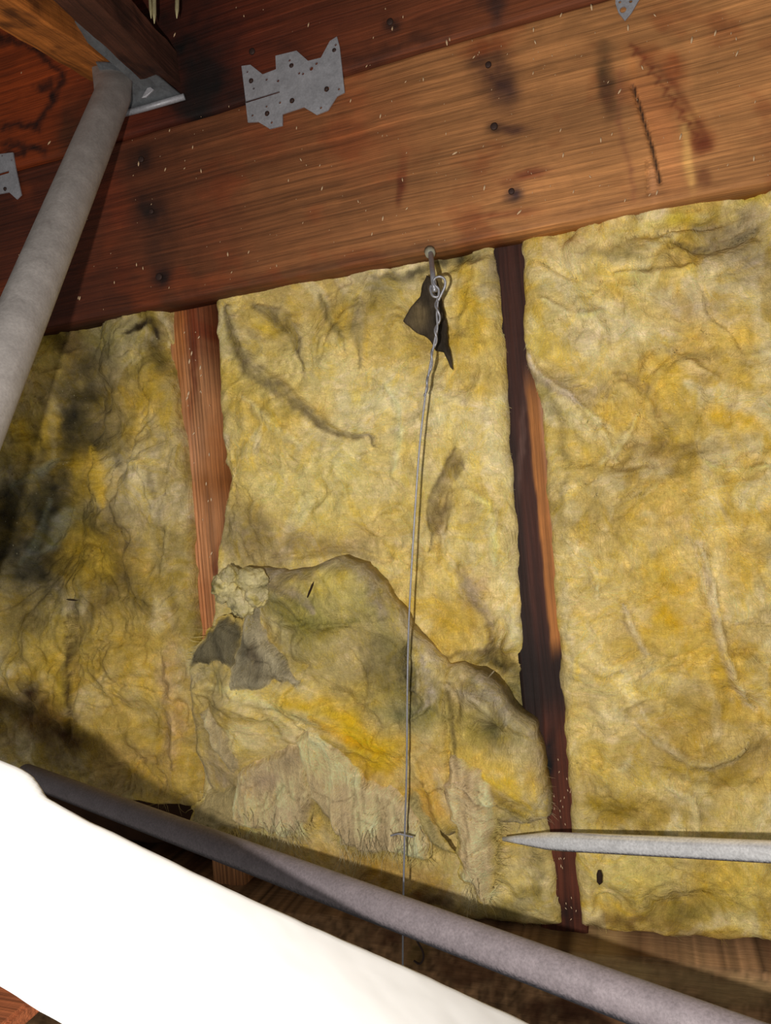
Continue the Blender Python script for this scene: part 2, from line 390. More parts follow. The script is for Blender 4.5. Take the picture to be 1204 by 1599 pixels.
KL = [([(190,740,4),(210,725,9),(236,735,7),(250,790,3)], .007, (196,182,136), .6), ([(104,960,2),(106,1040,5),(108,1130,2)], -.008, (90,74,40), .8), ([(270,700,3),(262,790,6),(256,900,3)], .005, (176,160,104), .5), ([(30,560,5),(60,590,12),(90,580,6)], .006, (196,170,90), .5),
      ([(140,700,5),(150,740,14),(160,790,5)], .007, (204, 172, 52), .5), ([(256,1020,3),(262,1100,9),(270,1200,4)], .005, (190,162,108), .6), ([(200,520,3),(235,500,6),(248,530,3)], -.006, (60,50,36), .8), ([(60,620,3),(80,660,7),(84,720,3)], .005, (150,136,90), .5), ([(20,760,4),(60,740,9),(90,720,4)], .005, (110,110,86), .6), ([(30,880,3),(60,840,8),(80,780,3)], .005, (96,98,80), .5)]
KS = [([(390,905,6),(430,915,12),(470,935,9),(490,955,4)], .007, (146,134,104), .7), ([(655,1010,3),(664,1050,6),(674,1085,8),(660,1105,4),(646,1112,1)], .008, (166,156,126), .75), ([(640,1000,3),(632,1040,6),(650,1100,3)], -.006, (90,84,60), .6),
      ([(700,1080,3),(708,1140,4),(712,1200,2)], -.006, (104,92,50), .7), ([(480,1120,3),(540,1150,10),(600,1175,4)], .005, (226,178,20), .5), ([(730,1200,3),(780,1230,5),(830,1262,2)], .006, (214,184,60), .6), ([(740,1215,3),(790,1255,6),(830,1280,2)], -.005, (140,120,60), .6),
      ([(440,960,3),(500,975,9),(560,970,4)], .005, (120,116,58), .5), ([(320,1070,3),(380,1090,10),(430,1110,4)], .006, (220,208,150), .5), ([(560,1010,4),(580,1060,9),(575,1100,3)], -.004, (140,126,80), .4), ([(735,1060,6),(770,1090,10),(790,1130,4)], .007, (166,160,132), .6), ([(680,1200,3),(690,1240,10),(710,1290,4)], .006, (196,178,130), .6)]
GRY = (118, 110, 88); DRK = (52, 48, 34); BLK = (30, 30, 24); LOL = (142, 126, 52); SAT = (206, 172, 30); PCR = (220, 204, 150)
BRN = (104, 78, 44); TAN = (186, 162, 120); GRN = (138, 132, 70); YLW = (204, 172, 52)
# left batt
sL = [(120,620,42,130,8,BLK,.85),(95,760,55,130,20,BLK,.8),(40,850,60,90,20,(24,28,26),.95),(20,700,40,60,0,GRY,.5),(60,900,55,60,0,BLK,.75),
      (60,560,70,50,-25,(196,170,70),.7),(45,690,45,50,0,YLW,.7),(35,590,50,30,0,TAN,.5),(160,560,30,60,10,DRK,.6),(115,545,30,30,0,(86,66,46),.6),
      (190,530,50,40,0,(150,140,80),.6),(235,520,30,45,0,DRK,.45),(250,560,20,40,0,BLK,.55),(200,620,60,60,0,(140,122,72),.6),(240,640,30,50,0,YLW,.6),(140,740,35,50,0,YLW,.6),
      (215,770,55,70,20,(205,190,140),.8),(235,720,25,50,20,PCR,.5),(165,900,55,55,0,(84,68,44),.7),(190,830,40,40,0,(112,96,60),.6),(150,850,20,60,0,DRK,.5),
      (225,935,18,25,0,DRK,.5),(130,880,50,40,0,YLW,.5),(60,1000,70,50,0,(180,162,92),.7),(75,1060,50,60,0,YLW,.6),(30,960,50,40,0,(120,104,56),.6),
      (180,1000,70,70,0,(176,150,60),.6),(215,1070,70,90,0,(206,176,80),.7),(150,1140,50,50,0,(188,160,70),.6),(195,1180,60,40,0,(190,158,80),.6),(270,880,20,120,2,(150,134,80),.6),
      (262,1100,18,120,0,(196,166,104),.7),(110,1010,8,130,0,DRK,.55),(50,1120,60,45,0,(120,88,40),.8),(95,1160,60,30,10,(70,44,28),.8),(20,1090,40,40,0,(70,50,26),.8),  # dark browns at the foot: shadow of panel and pipe painted in
      (170,680,30,35,0,DRK,.5),(60,720,25,50,0,DRK,.6),(10,800,30,50,0,BLK,.7),(90,640,18,70,10,DRK,.6),(200,720,10,90,15,DRK,.45),(250,780,8,80,0,DRK,.4),(95,830,60,14,-40,(150,150,120),.5)]
PL = rough_poly(wp([(-30,470),(258,440),(262,560),(290,760),(303,990),(322,1262),(180,1252),(-30,1190)], -.01), .01, .004, 3)
hL = wool_h(.026, 5, .016, .016, add2(dents([(120,650,26,150,8,-.05),(70,830,45,120,15,-.045),(215,770,45,80,15,.016),(70,1010,40,110,0,.014),(106,1030,6,120,0,-.02),(60,560,60,40,0,.012),(245,540,10,30,-20,-.02),(20,1120,40,40,0,-.02),(140,740,25,40,0,.014),(200,720,9,90,15,-.014),(165,900,30,30,0,-.012)]), strokes_h(KL)))
cL = lambda px, py, X, Z, d: woolgain(px, py, wool_base(px, py, 21, .5, .75, .45, lin((186,166,100))), sL, 21, K=KL)
battL = patch('insulation_batt', PL, .0, hL, cL, WOOL, .0022, back=.09)
tag(battL, 'dirty olive yellow fibreglass batt with black mould streaks, left of the pale stud', 'insulation')
# middle batt
sM = [(345,500,14,60,0,(190,180,130),.6),(430,510,60,40,-20,(168,156,120),.5),(400,590,60,60,0,(206,184,90),.5),(500,560,40,60,20,(206,190,120),.6),(545,480,50,40,0,GRY,.45),(600,440,50,30,-15,(120,110,60),.6),
      (620,520,50,60,0,(190,168,90),.5),(560,620,70,50,0,PCR,.45),(640,640,60,60,0,PCR,.5),(480,760,90,60,0,(222,206,134),.7),(600,760,80,60,0,(216,196,120),.5),(720,640,60,80,0,PCR,.6),
      (735,470,22,60,-25,SAT,.8),(715,430,25,30,0,SAT,.6),(770,430,22,40,0,GRY,.55),(700,400,60,12,-12,BLK,.7),(620,415,60,9,-12,DRK,.7),(740,600,40,30,0,(200,170,60),.5),(720,540,60,18,0,YLW,.6),
      (375,840,40,60,0,(128,112,72),.6),(350,760,13,110,4,(150,136,96),.8),(440,855,90,26,-6,(156,136,92),.7),(560,840,60,30,0,(176,154,100),.6),(680,790,14,60,12,(136,118,78),.85),(705,720,12,26,30,(120,104,66),.75),(675,850,7,30,0,(130,110,70),.7),
      (690,900,70,50,0,(205,180,90),.5),(740,920,22,44,-20,(168,146,110),.65),(790,900,30,90,0,PCR,.5),(720,960,60,30,0,(190,160,60),.6),(690,1000,60,30,0,(196,166,60),.7),(770,990,8,32,8,(96,74,50),.85),(765,1025,40,14,-15,(80,64,44),.85),
      (800,1040,36,16,0,(70,62,40),.8),(800,1085,36,40,0,(96,98,64),.85),(720,1020,50,8,-5,(90,72,40),.6),(800,1010,12,34,0,(160,140,60),.5),(640,890,50,60,0,(214,186,100),.4),(770,790,30,80,0,(210,190,120),.5),
      (800,600,12,100,0,(140,128,96),.45),(410,500,40,14,30,(206,180,60),.6),(380,620,20,60,-20,SAT,.35),(610,700,80,22,0,(220,196,110),.5),(520,500,30,40,0,YLW,.5),(460,640,60,30,0,YLW,.4),
      (600,1300,300,60,8,(196,168,96),.5),(470,1380,200,40,18,(150,108,40),.75),(620,1400,120,40,15,(120,76,26),.7),(650,1340,70,30,0,(212,188,110),.6),(780,1370,60,50,0,(212,196,134),.7),(840,1360,12,60,0,(128,118,70),.8),(835,1405,30,14,0,(118,106,66),.7),(710,1420,90,16,8,(60,36,20),.85),(560,1345,110,24,12,(158,118,42),.6),(800,1420,70,18,5,(128,116,60),.6),(350,1330,100,40,20,(100,72,36),.7)]  # dark brown bands above the pipe are cast shadow painted into the wool
PM = rough_poly(wp([(334,430),(768,352),(790,560),(806,820),(826,1130),(850,1250),(880,1450),(700,1436),(420,1345),(310,1290),(325,1010),(336,880),(350,760),(338,560)], -.01), .01, .004, 8)
hM = wool_h(.018, 33, .014, .014, add2(dents([(350,760,14,110,4,-.012),(650,500,22,60,-20,-.02),(480,760,100,70,0,.008),(690,800,10,60,12,-.008),(770,1010,10,36,8,-.02),(770,1040,50,14,-10,-.02),(800,1090,30,40,0,-.02),(720,620,60,70,0,.008),(700,405,60,10,-12,-.015),(500,580,30,60,20,.006)]), strokes_h(KM)))
cM = lambda px, py, X, Z, d: woolgain(px, py, wool_base(px, py, 47, .35, .16, .16, lin((214,196,128))), sM, 47, K=KM)
battM = patch('insulation_batt', PM, .0, hM, cM, WOOL, .0022, back=.09)
tag(battM, 'pale cream fibreglass batt between the two studs, behind the hanging wire', 'insulation')
# right batt
sR = [(1130,360,60,32,-20,(136,122,92),.75),(1180,400,50,40,0,(150,136,106),.6),(1060,345,60,14,-12,(206,186,66),.7),(1180,310,50,14,-12,(196,178,60),.7),(960,390,60,12,-12,(120,110,60),.5),
      (880,420,60,50,0,PCR,.55),(960,440,50,40,0,SAT,.4),(1000,470,70,20,20,(202,172,60),.5),(1100,480,80,40,0,TAN,.4),(850,520,40,60,0,(206,190,120),.5),(930,530,60,50,0,PCR,.5),(900,600,50,16,30,(176,158,110),.6),
      (870,640,14,70,-35,GRN,.5),(1020,560,40,16,0,(202,168,52),.6),(1150,520,60,26,0,(202,168,56),.6),(1040,600,22,34,0,SAT,.5),(1150,660,70,20,12,(200,164,34),.75),(1190,600,40,24,0,SAT,.5),(1000,720,90,18,-4,(148,122,60),.6),
      (900,700,70,24,10,(196,170,70),.5),(1080,700,90,14,-8,(140,120,66),.6),(930,800,60,60,0,(186,160,72),.5),(1060,820,60,50,0,(196,170,100),.5),(1110,770,22,60,0,PCR,.6),(1050,960,80,60,0,(202,166,34),.7),(1030,890,40,30,-30,SAT,.5),
      (1100,900,12,90,-15,(206,190,150),.6),(1160,880,40,60,0,(196,160,40),.6),(1080,1040,50,40,0,SAT,.5),(940,960,60,60,0,(212,192,126),.6),(920,1060,50,60,0,(214,196,130),.5),(1150,1040,50,50,0,(186,156,60),.5),
      (1100,1110,70,50,0,(160,132,44),.6),(990,1150,50,14,25,(206,186,130),.5),(1150,1170,70,14,-20,(206,186,120),.5),(1060,1170,60,40,0,(176,144,44),.6),(930,1180,60,50,0,(198,172,70),.5),(980,1270,90,22,0,(146,124,44),.75),(1120,1260,50,60,0,(196,176,100),.5),  # olive band above the rod is the rod's shadow, painted
      (880,760,9,160,0,(150,134,80),.6),(885,980,9,120,0,(190,180,130),.5),(900,1330,50,60,0,(198,182,110),.5),(1000,1370,50,50,0,(212,196,110),.6),(1110,1360,50,50,0,(200,168,50),.6),(1060,1430,70,26,-15,(120,106,44),.7),(1150,1400,50,50,0,(210,190,100),.5),
      (970,1445,110,12,5,(110,84,40),.7),(1150,1465,90,12,3,(120,90,40),.6),(940,1360,7,14,0,(180,150,60),.2),(1175,1190,60,20,-30,(140,110,30),.5),(1120,1200,40,14,0,(150,120,36),.6)]
PR = rough_poly(wp([(812,345),(1240,255),(1520,198),(1520,1507),(1240,1475),(1000,1462),(905,1448),(893,1320),(888,1240),(876,1060),(862,880),(846,640),(818,560)], -.01), .01, .004, 13)
hR = wool_h(.024, 61, .02, .02, add2(dents([(1000,725,110,12,-3,-.012),(1130,370,70,24,-25,-.016),(1080,700,60,10,-8,-.01),(900,640,30,60,-35,.01),(1100,900,10,90,-12,.008),(1050,960,60,50,0,-.008),(1150,1170,60,10,-25,.01),(1060,1430,50,20,-20,-.016),(1000,1370,50,40,0,.01),(930,520,50,60,20,.01),(1070,350,110,8,-14,-.015)]), strokes_h(KR)))
cR = lambda px, py, X, Z, d: woolgain(px, py, wool_base(px, py, 73, .55, .3, .25, lin((210,190,122))), sR, 73, K=KR)
battR = patch('insulation_batt', PR, .0, hR, cR, WOOL, .0022, back=.09)
tag(battR, 'wide bright yellow fibreglass batt with ochre swirls, right of the dark stud', 'insulation')

# ------------------------------------------------------------------ timber
def board_patch(name, x0, x1, z0, z1, yf, thick, cfun, mat, res=.0025, hf=None, wav=.0012):
    P = rough_poly(np.array([[x0, z0], [x1, z0], [x1, z1], [x0, z1]]), .02, wav, 5, 20)
    def h(X, Z, d):
        e = -.002*(1-np.clip(d/.004, 0, 1))**2 + .0006*fbm(X*30, Z*30, 9, 3)
        return e+(hf(X, Z) if hf else 0)
    return patch(name, P, yf, h, cfun, mat, res, back=yf+thick)
def crack_h(lst, Y):
    def f(X, Z):
        P = np.stack([X, np.full(len(X), Y), Z], 1); px, py = proj(P); h = 0
        for pts, wd, dp in lst:
            for a, b in zip(pts[:-1], pts[1:]):
                ex, ey = b[0]-a[0], b[1]-a[1]; t = np.clip(((px-a[0])*ex+(py-a[1])*ey)/(ex*ex+ey*ey), 0, 1)
                dd = np.hypot(px-a[0]-t*ex, py-a[1]-t*ey); h = np.minimum(h, dp*np.exp(-(dd/wd)**2))
        return h
    return f
def line_paint(c, px, py, pts, wd, rgb, st, seed=0, wob=3):
    wx = px+wob*fbm(px/14, py/14, 80+seed, 3); wy = py+wob*fbm(px/14, py/14, 84+seed, 3)
    for a, b in zip(pts[:-1], pts[1:]):
        ex, ey = b[0]-a[0], b[1]-a[1]; t = np.clip(((wx-a[0])*ex+(wy-a[1])*ey)/(ex*ex+ey*ey), 0, 1)
        dd = np.hypot(wx-a[0]-t*ex, wy-a[1]-t*ey); m = (np.exp(-(dd/wd)**2)*st)[:, None]; c = c*(1-m)+lin(rgb)*m
    return c
RED = (112, 44, 22)
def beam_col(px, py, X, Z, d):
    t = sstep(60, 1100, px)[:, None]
    c = lin((86, 38, 20))*(1-t) + lin((186, 128, 76))*t  # darker left end: redder wood plus flash falloff painted in
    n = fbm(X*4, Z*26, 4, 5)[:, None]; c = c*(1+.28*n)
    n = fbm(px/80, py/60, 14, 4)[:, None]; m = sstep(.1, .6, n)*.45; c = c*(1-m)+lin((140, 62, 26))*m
    s = [(235,335,42,34,0,(32,20,16),.75),(222,250,22,18,0,(30,18,14),.8),(245,400,26,50,0,(54,34,24),.5),(250,433,16,14,0,(24,18,18),.9),(175,300,26,60,-10,(120,50,24),.5),
         (770,110,34,60,-15,(60,28,26),.9),(785,140,22,26,0,(52,34,36),.6),(800,200,34,10,10,(60,30,28),.8),(770,200,12,9,0,(34,20,18),.9),(800,300,18,14,0,(48,36,44),.8),(815,275,40,9,-8,(110,44,26),.7),(790,335,50,9,-5,(116,44,22),.7),(760,70,50,14,-10,(140,70,30),.6),
         (945,125,16,52,-6,(70,54,32),.95),(945,150,10,34,0,(96,52,30),.6),(940,70,26,12,0,(90,66,40),.5),(1020,170,26,60,-20,(196,112,56),.6),(985,120,8,60,-10,(206,130,70),.4),(1052,105,20,26,-30,(150,72,32),.7),(1010,80,30,16,20,(140,76,36),.7),
         (1085,200,18,40,-35,(150,84,40),.5),(1100,225,14,14,0,(110,50,26),.8),(1100,275,12,16,0,(96,40,22),.85),(1080,180,8,14,0,(216,160,90),.6),(1022,285,9,26,-4,(226,158,110),.7),(1078,250,8,46,-6,(226,170,96),.7),(630,275,8,34,0,(120,50,24),.6),(626,300,6,22,0,(96,36,18),.6),
         (420,190,60,60,0,(140,60,28),.35),(560,200,90,90,0,(158,84,44),.4),(330,330,50,90,0,(118,60,34),.35),(640,390,200,9,-12,(84,50,30),.45),(300,470,120,12,-10,(70,36,22),.5),(1000,310,160,8,-12,(110,70,40),.5),(190,430,14,30,0,(120,50,22),.4)]
    c = paint(px, py, c, s, 90, .35)
    for k in range(9):       # sawn arcs beside the knot
        u = k/8; x = 985+u*95; y = 70+u*115+20*u*u
        c = line_paint(c, px, py, [(x, y), (x+10, y+6), (x+4, y+16)], 3.2, (128, 64, 34), .75, k, 1)
    c = line_paint(c, px, py, [(1000,140),(1035,200),(1050,280)], 20, (206, 134, 80), .55, 4)
    c = line_paint(c, px, py, [(1068,200),(1080,285)], 6, (226, 172, 100), .7, 5)
    c = line_paint(c, px, py, [(988,135),(1003,180),(1018,230),(1030,285)], 2.4, (26, 14, 10), 1, 1, 2)
    c = line_paint(c, px, py, [(970,110),(965,190),(985,265),(990,310)], 5, (150, 92, 60), .5, 2)
    c = line_paint(c, px, py, [(1000,80),(1050,130),(1090,190),(1108,230)], 7, (120, 58, 30), .55, 3)
    return c
hb = crack_h([([(988,135),(1003,180),(1018,230),(1030,285)], 3.2, -.003), ([(1010,250),(1012,300)], 2, -.002)], -.04)
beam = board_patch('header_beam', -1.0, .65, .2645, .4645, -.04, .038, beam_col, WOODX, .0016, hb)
tag(beam, 'wide reddish brown timber beam with a knot at right, running directly above the insulation', 'beam')
def ubeam_col(px, py, X, Z, d):
    t = sstep(300, 800, px)[:, None]; c = lin((88, 34, 16))*(1-t)+lin((116, 62, 34))*t
    n = fbm(X*5, Z*30, 44, 5)[:, None]; c = c*(1+.35*n)
    l = sstep(240, 60, px)[:, None]; c = c*(1-l)+lin((140, 58, 18))*l
    s = [(300,70,70,100,-20,(7,7,8),.97),(330,150,60,30,-10,(12,9,8),.9),(320,120,60,40,25,(16,12,12),.9),(300,165,60,22,0,(18,12,10),.85),(380,60,40,40,0,(92,34,16),.6),(340,70,30,10,-20,(30,16,14),.7),(470,40,100,30,-14,(104,46,24),.5),(560,90,60,10,-14,(60,30,20),.6),(770,12,16,30,0,(22,24,28),.9),(610,36,16,10,0,(30,20,18),.8),  # near-black splats beside the rafters paint the gap's deep shade
         (450,75,30,12,0,(30,16,12),.5),(640,60,90,9,-15,(52,28,18),.6),(690,20,60,12,-15,(120,60,34),.5),(130,190,36,60,25,(52,32,18),.7),(110,230,26,40,0,(70,44,24),.6)]
    c = paint(px, py, c, s, 60, .8)
    for p in ([(0,60),(60,75),(100,115)],[(0,200),(60,195),(85,150),(100,125)],[(10,225),(50,228),(70,235)],[(60,140),(80,130)],[(0,240),(40,236)]):
        c = line_paint(c, px, py, p, 6, (30, 14, 10), .85, len(p), 9)
    return c
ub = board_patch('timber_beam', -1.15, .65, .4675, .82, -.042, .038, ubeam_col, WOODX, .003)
tag(ub, 'darker upper timber beam, burn marked at left and painted black for a shaded gap, stacked above the wide beam at the top edge', 'beam')
# studs
def stud1_col(px, py, X, Z, d):
    c = np.tile(lin((198, 138, 90)), (len(px), 1)); c = c*(1+.1*fbm(X*60, Z*3, 4, 3)[:, None])
    s = [(300,500,26,60,0,(150,66,26),.8),(275,560,10,160,4,(200,122,50),.5),(300,560,7,110,2,(128,52,22),.7),(295,720,26,60,4,(206,150,110),.7),(320,760,30,26,0,(156,96,44),.65),(335,640,12,150,3,(182,108,40),.6),(310,850,26,80,3,(206,142,96),.7),(345,720,9,36,0,(110,48,18),.85),(343,880,8,26,0,(130,56,24),.8),(318,960,20,60,0,(184,112,66),.6),(330,485,7,40,0,(90,34,14),.8)]
    c = paint(px, py, c, s, 31, .3); ln = np.sin(X*2*math.pi/.0046+1.2*np.sin(Z*5)+1.5*fbm(X*60, Z*3, 2, 2)); c = c*(1-.38*sstep(.5, .95, ln)[:, None])
    return c
def stud_ridges(X, Z): return .0009*np.sin(X*2*math.pi/.0046+1.2*np.sin(Z*5))+.0006*fbm(X*300, Z*6, 6, 2)
st1 = board_patch('wall_stud', -.532, -.488, -.47, .30, .006, .089, stud1_col, WOODZ, .0015, stud_ridges, .0008)
tag(st1, 'clean orange wall stud with straight grain, between the left and middle batts', 'stud')
def stud2_col(px, py, X, Z, d):
    xl = 765+.0965*(py-380); u = (px-xl)/62
    c = np.tile(lin((66, 36, 28)), (len(px), 1)); c = c*(1+.4*fbm(X*130, Z*5, 41, 4)[:, None])
    m = (sstep(.50, .60, u+.05*fbm(px/9, py/60, 3, 3))*sstep(560, 640, py))[:, None]; m2 = m*(1-sstep(1010, 1060, py+30*u))[:, None]
    c = c*(1-m2)+lin((180, 116, 60))*m2
    m = (sstep(.78, .95, u)*sstep(600, 640, py)*(1-sstep(1000, 1040, py)))[:, None]; c = c*(1-m)+lin((170, 128, 100))*m
    m = (sstep(900, 1060, py)*(1-sstep(1090, 1180, py+40*u)))[:, None]*.85*(1-m2); c = c*(1-m)+lin((34, 20, 18))*m
    m = sstep(1080, 1200, py)[:, None]*.85; c = c*(1-m)+lin((100, 50, 32))*m*(1+.35*fbm(X*160, Z*7, 43, 4)[:, None])
    m = (sstep(.22, .1, u)*(1-sstep(1200, 1300, py)))[:, None]*.7; c = c*(1-m)+lin((30, 20, 18))*m
    s = [(882,1430,30,30,0,(48,26,20),.85),(855,1200,12,70,8,(14,12,14),.95),(826,440,10,120,4,(50,26,22),.6),(795,620,20,60,6,(64,34,28),.5),(815,680,5,100,5,(112,84,76),.4)]  # near-black streak is painted shadow in the gap beside the slump
    return paint(px, py, c, s, 35, .3)
st2 = board_patch('wall_stud', -.131, -.083, -.47, .30, -.004, .089, stud2_col, WOODZ, .0015, lambda X, Z: .0008*fbm(X*330, Z*9, 16, 3), .001)
tag(st2, 'dark stained wall stud with an orange stripe, between the middle and right batts', 'stud')

# bottom plate: a shelf of blotched timber under the batts
def plate_col(px, py, X, Z, d):
    n = fbm(px/7, py/10, 22, 4)[:, None]; c = lin((150, 114, 80))*(1+.9*n)
    n = fbm(px/60, py/40, 27, 4)[:, None]; m = sstep(.1, .5, n)*.6; c = c*(1-m)+lin((84, 46, 28))*m
    s = [(950,1500,130,22,16,(184,152,102),.85),(1130,1540,110,26,12,(176,146,100),.85),(1060,1575,180,9,18,(100,66,38),.8),(880,1490,20,12,0,(50,22,16),.9),(650,1480,18,26,0,(110,90,40),.8),(600,1440,60,14,15,(120,90,70),.4),(900,1580,80,20,10,(70,38,26),.7),(760,1450,60,10,8,(130,88,52),.7),(1060,1590,30,20,0,(120,100,70),.5)]
    return paint(px, py, c, s, 19, .6)
PP = rough_poly(np.array([[-1.15,-.75],[.65,-.75],[.65,-.452],[.1,-.450],[-.25,-.449],[-.35,-.44],[-1.15,-.44]]), .015, .003, 4)
pl = patch('sill_plate', PP, -.040, lambda X, Z, d: .004*fbm(X*18, Z*18, 8, 4)-.004*(1-np.clip(d/.01, 0, 1))**2+.012*sstep(-.45, -.5, Z), plate_col, flat_material('x', (0,0,0)), .003, back=.095)
pm = wood_material('blotched_plate', 0, .35, .9, .15); pl.data.materials[0] = pm
tag(pl, 'blotched brown timber plate under the bottom edge of the batts', 'wall plate')

# rafters coming out overhead at the top left
def rafter(name, pf, df, pn, dn, wd, ht, colr, label, seed, bias=0):
    A = atd(*pf, df); B = atd(*pn, dn); L = np.linalg.norm(B-A); n = 60; X = (B-A)/L
    zz = np.array([0, 0, 1.]); S = np.cross(X, zz); S /= np.linalg.norm(S); U = np.cross(S, X)
    V = []; Fc = []; C_ = []
    prof = []
    k1, k2 = 16, 30
    for i in range(k1): prof.append((-.5+i/k1, 0))
    for i in range(k2): prof.append((.5, i/k2))
    for i in range(k1): prof.append((.5-i/k1, 1))
    for i in range(k2): prof.append((-.5, 1-i/k2))
    m = len(prof)
    for i in range(n+1):
        for (a, b) in prof: V.append((L*i/n, a*wd, b*ht))
    V = np.array(V)
    V[:,1] += .0012*fbm(V[:,0]*30, V[:,2]*30, seed, 3); V[:,2] += .0012*fbm(V[:,0]*30, V[:,1]*60, seed+2, 3)
    for i in range(n):
        for k in range(m): a = i*m+k; b = i*m+(k+1) % m; Fc.append((a, b, b+m, a+m))
    Fc.append(tuple(range(m))[::-1]); Fc.append(tuple(range(n*m, n*m+m)))
    g = fbm(V[:,0]*5+V[:,2]*2, (V[:,1]+V[:,2])*60, seed+4, 4)[:, None]; c = lin(colr)*(1+.5*g)
    g = fbm(V[:,0]*20, (V[:,1]-V[:,2])*40, seed+8, 4)[:, None]; mm = sstep(.15, .5, g)*.7; c = c*(1-mm)+lin((40, 22, 16))*mm
    me = bpy.data.meshes.new(name); me.from_pydata(V.tolist(), [], Fc)
    ca = me.color_attributes.new('Col', 'FLOAT_COLOR', 'POINT'); cc = np.ones((len(V), 4)); cc[:,:3] = c; ca.data.foreach_set('color', cc.ravel())
    me.materials.append(WOODL); o = bpy.data.objects.new(name, me); col.objects.link(o)
    o.matrix_world = Matrix([[X[i], S[i], U[i], A[i]] for i in range(3)]+[[0,0,0,1]])
    o['_o'] = [float(v) for v in A]
    return tag(o, label, 'rafter')
rafter('rafter', (172,122), .862, (-60,-20), .60, .045, .14, (196, 118, 52), 'orange brown rafter at the upper left corner, above the end of the grey strut tube', 3)
rafter('rafter', (262,140), .852, (90,-25), .62, .033, .038, (84, 50, 36), 'dark brown rafter seated in the metal hanger, right of the orange rafter', 13)

# ------------------------------------------------------------------ metal plates on the beams
def plate(name, pts, Y, holes, label, slot=None, group=None, t=.0016, mat=GALV):
    P2 = [at(x, y, Y-t)[[0, 2]] for x, y in pts]
    bm = bmesh.new()
    def ring(pp): return [bm.verts.new((p[0], 0, p[1])) for p in pp]
    edges = []
    outs = ring(P2); edges += [bm.edges.new((outs[i], outs[(i+1) % len(outs)])) for i in range(len(outs))]
    hs = []
    for (hx, hy, hr) in holes:
        c = at(hx, hy, Y-t)[[0, 2]]; rr = hr*.00065
        hp = [(c[0]+rr*math.cos(a), c[1]+rr*math.sin(a)) for a in np.linspace(0, 2*math.pi, 12, endpoint=False)]
        r = ring(hp); edges += [bm.edges.new((r[i], r[(i+1) % 12])) for i in range(12)]
    if slot:
        r = ring([at(x, y, Y-t)[[0, 2]] for x, y in slot]); edges += [bm.edges.new((r[i], r[(i+1) % len(r)])) for i in range(len(r))]
    bmesh.ops.triangle_fill(bm, use_beauty=True, use_dissolve=False, edges=edges)
    ex = bmesh.ops.extrude_face_region(bm, geom=list(bm.faces))
    for v in [g for g in ex['geom'] if isinstance(g, bmesh.types.BMVert)]: v.co.y -= t
    bmesh.ops.recalc_face_normals(bm, faces=list(bm.faces)); bm.verts.ensure_lookup_table()
    V = np.array([list(v.co) for v in bm.verts])+[0, Y, 0]; Fc = [[v.index for v in f.verts] for f in bm.faces]; bm.free()
    o = mesh_obj(name, V, Fc, mat, smooth=False)
    tag(o, label, 'metal plate', group); return o
def head(px, py, Y, r, mat, parent, name='nail_head'):
    c = at(px, py, Y); V, Fc = tube_mesh([c+[0, .004, 0], c+[0, -.0009, 0], c+[0, -.0014, 0]], [r*.8, r, r*.6], 12)
    return mesh_obj(name, V, Fc, mat, parent)
outl = [(377,103),(391,101),(410,116),(431,108),(430,87),(463,79),(481,95),(501,90),(515,64),(526,57),(530,72),(538,144),(526,150),(512,172),(494,179),(474,167),(441,178),(441,196),(421,201),(403,190),(387,191)]
mp = plate('mending_plate', outl, -.0425, [(392,126,4.5),(386,112,2),(396,138,2),(416,124,2.2),(434,126,2.4),(455,102,4.2),(452,94,2.2),(486,107,3.4),(494,99,2.4),(467,114,2.2),(473,115,2.2),(522,78,3.4),(524,70,2),(510,139,4.6),(529,139,2),(456,157,4.6),(417,177,4.6),(416,166,2),(394,180,2.2),(424,191,2.2),(501,168,2.2),(437,160,2.2)], 'silver zigzag edged nail plate bridging the two beams at the top centre', slot=[(383,158),(436,142),(437,144.5),(384,161)])
for hx, hy in [(392,126),(510,139),(456,157),(417,177),(522,79),(455,103)]: head(hx, hy, -.0432, .0022, NAILM, mp)
mp2 = plate('mending_plate', [(-30,244),(20,238),(24,262),(33,304),(26,311),(14,300),(-30,308)], -.0425, [(3,243,2),(8,295,4),(18,250,2),(-2,262,3)], 'small grey nail plate cut off by the left edge, beside the strut tube', slot=[(-20,276),(14,266),(14,270),(-20,280)])
head(8, 295, -.0432, .0022, NAILM, mp2)
mp3 = plate('mending_plate', [(962,-30),(1004,-38),(1000,-4),(986,20),(976,32),(966,20),(961,5)], -.0425, [(973,15,4.6),(985,2,2.4),(968,3,2)], 'small silver nail plate tip at the top edge, above the beam knot')
# rusty nails set in the beams
for i, (x, y, r, lb) in enumerate([(222,250,.0036,'rusty nail in the wide beam, highest of the three beside the strut tube shadow'),(238,331,.003,'bent rusty nail in the wide beam, middle of the three right of the strut tube'),(250,433,.0042,'rusty nail in the wide beam, lowest of the three, just above the orange stud'),
        (772,199,.0036,'dark nail in a red stain at the middle of the wide beam'),(799,300,.003,'dark nail near the lower edge of the wide beam, above the dark stud'),(763,103,.003,'dark nail at the top of the wide beam, in the stain above the dark stud'),(610,36,.0035,'rusty nail in the upper beam, right of the zigzag plate'),(395,82,.0035,'rusty nail in the upper beam, just above the zigzag plate')]):
    Y = -.0405; c = at(x, y, Y)
    V, Fc = tube_mesh([c+[0, .018, 0], c+[0, -.001, 0], c+[.0, -.0012, 0], c+[0, -.0028, 0], c+[0, -.0032, 0]], [r*.45, r*.45, r, r, r*.7], 12)
    o = mesh_obj('nail', V, Fc, NAILM); tag(o, lb, 'nail', None)
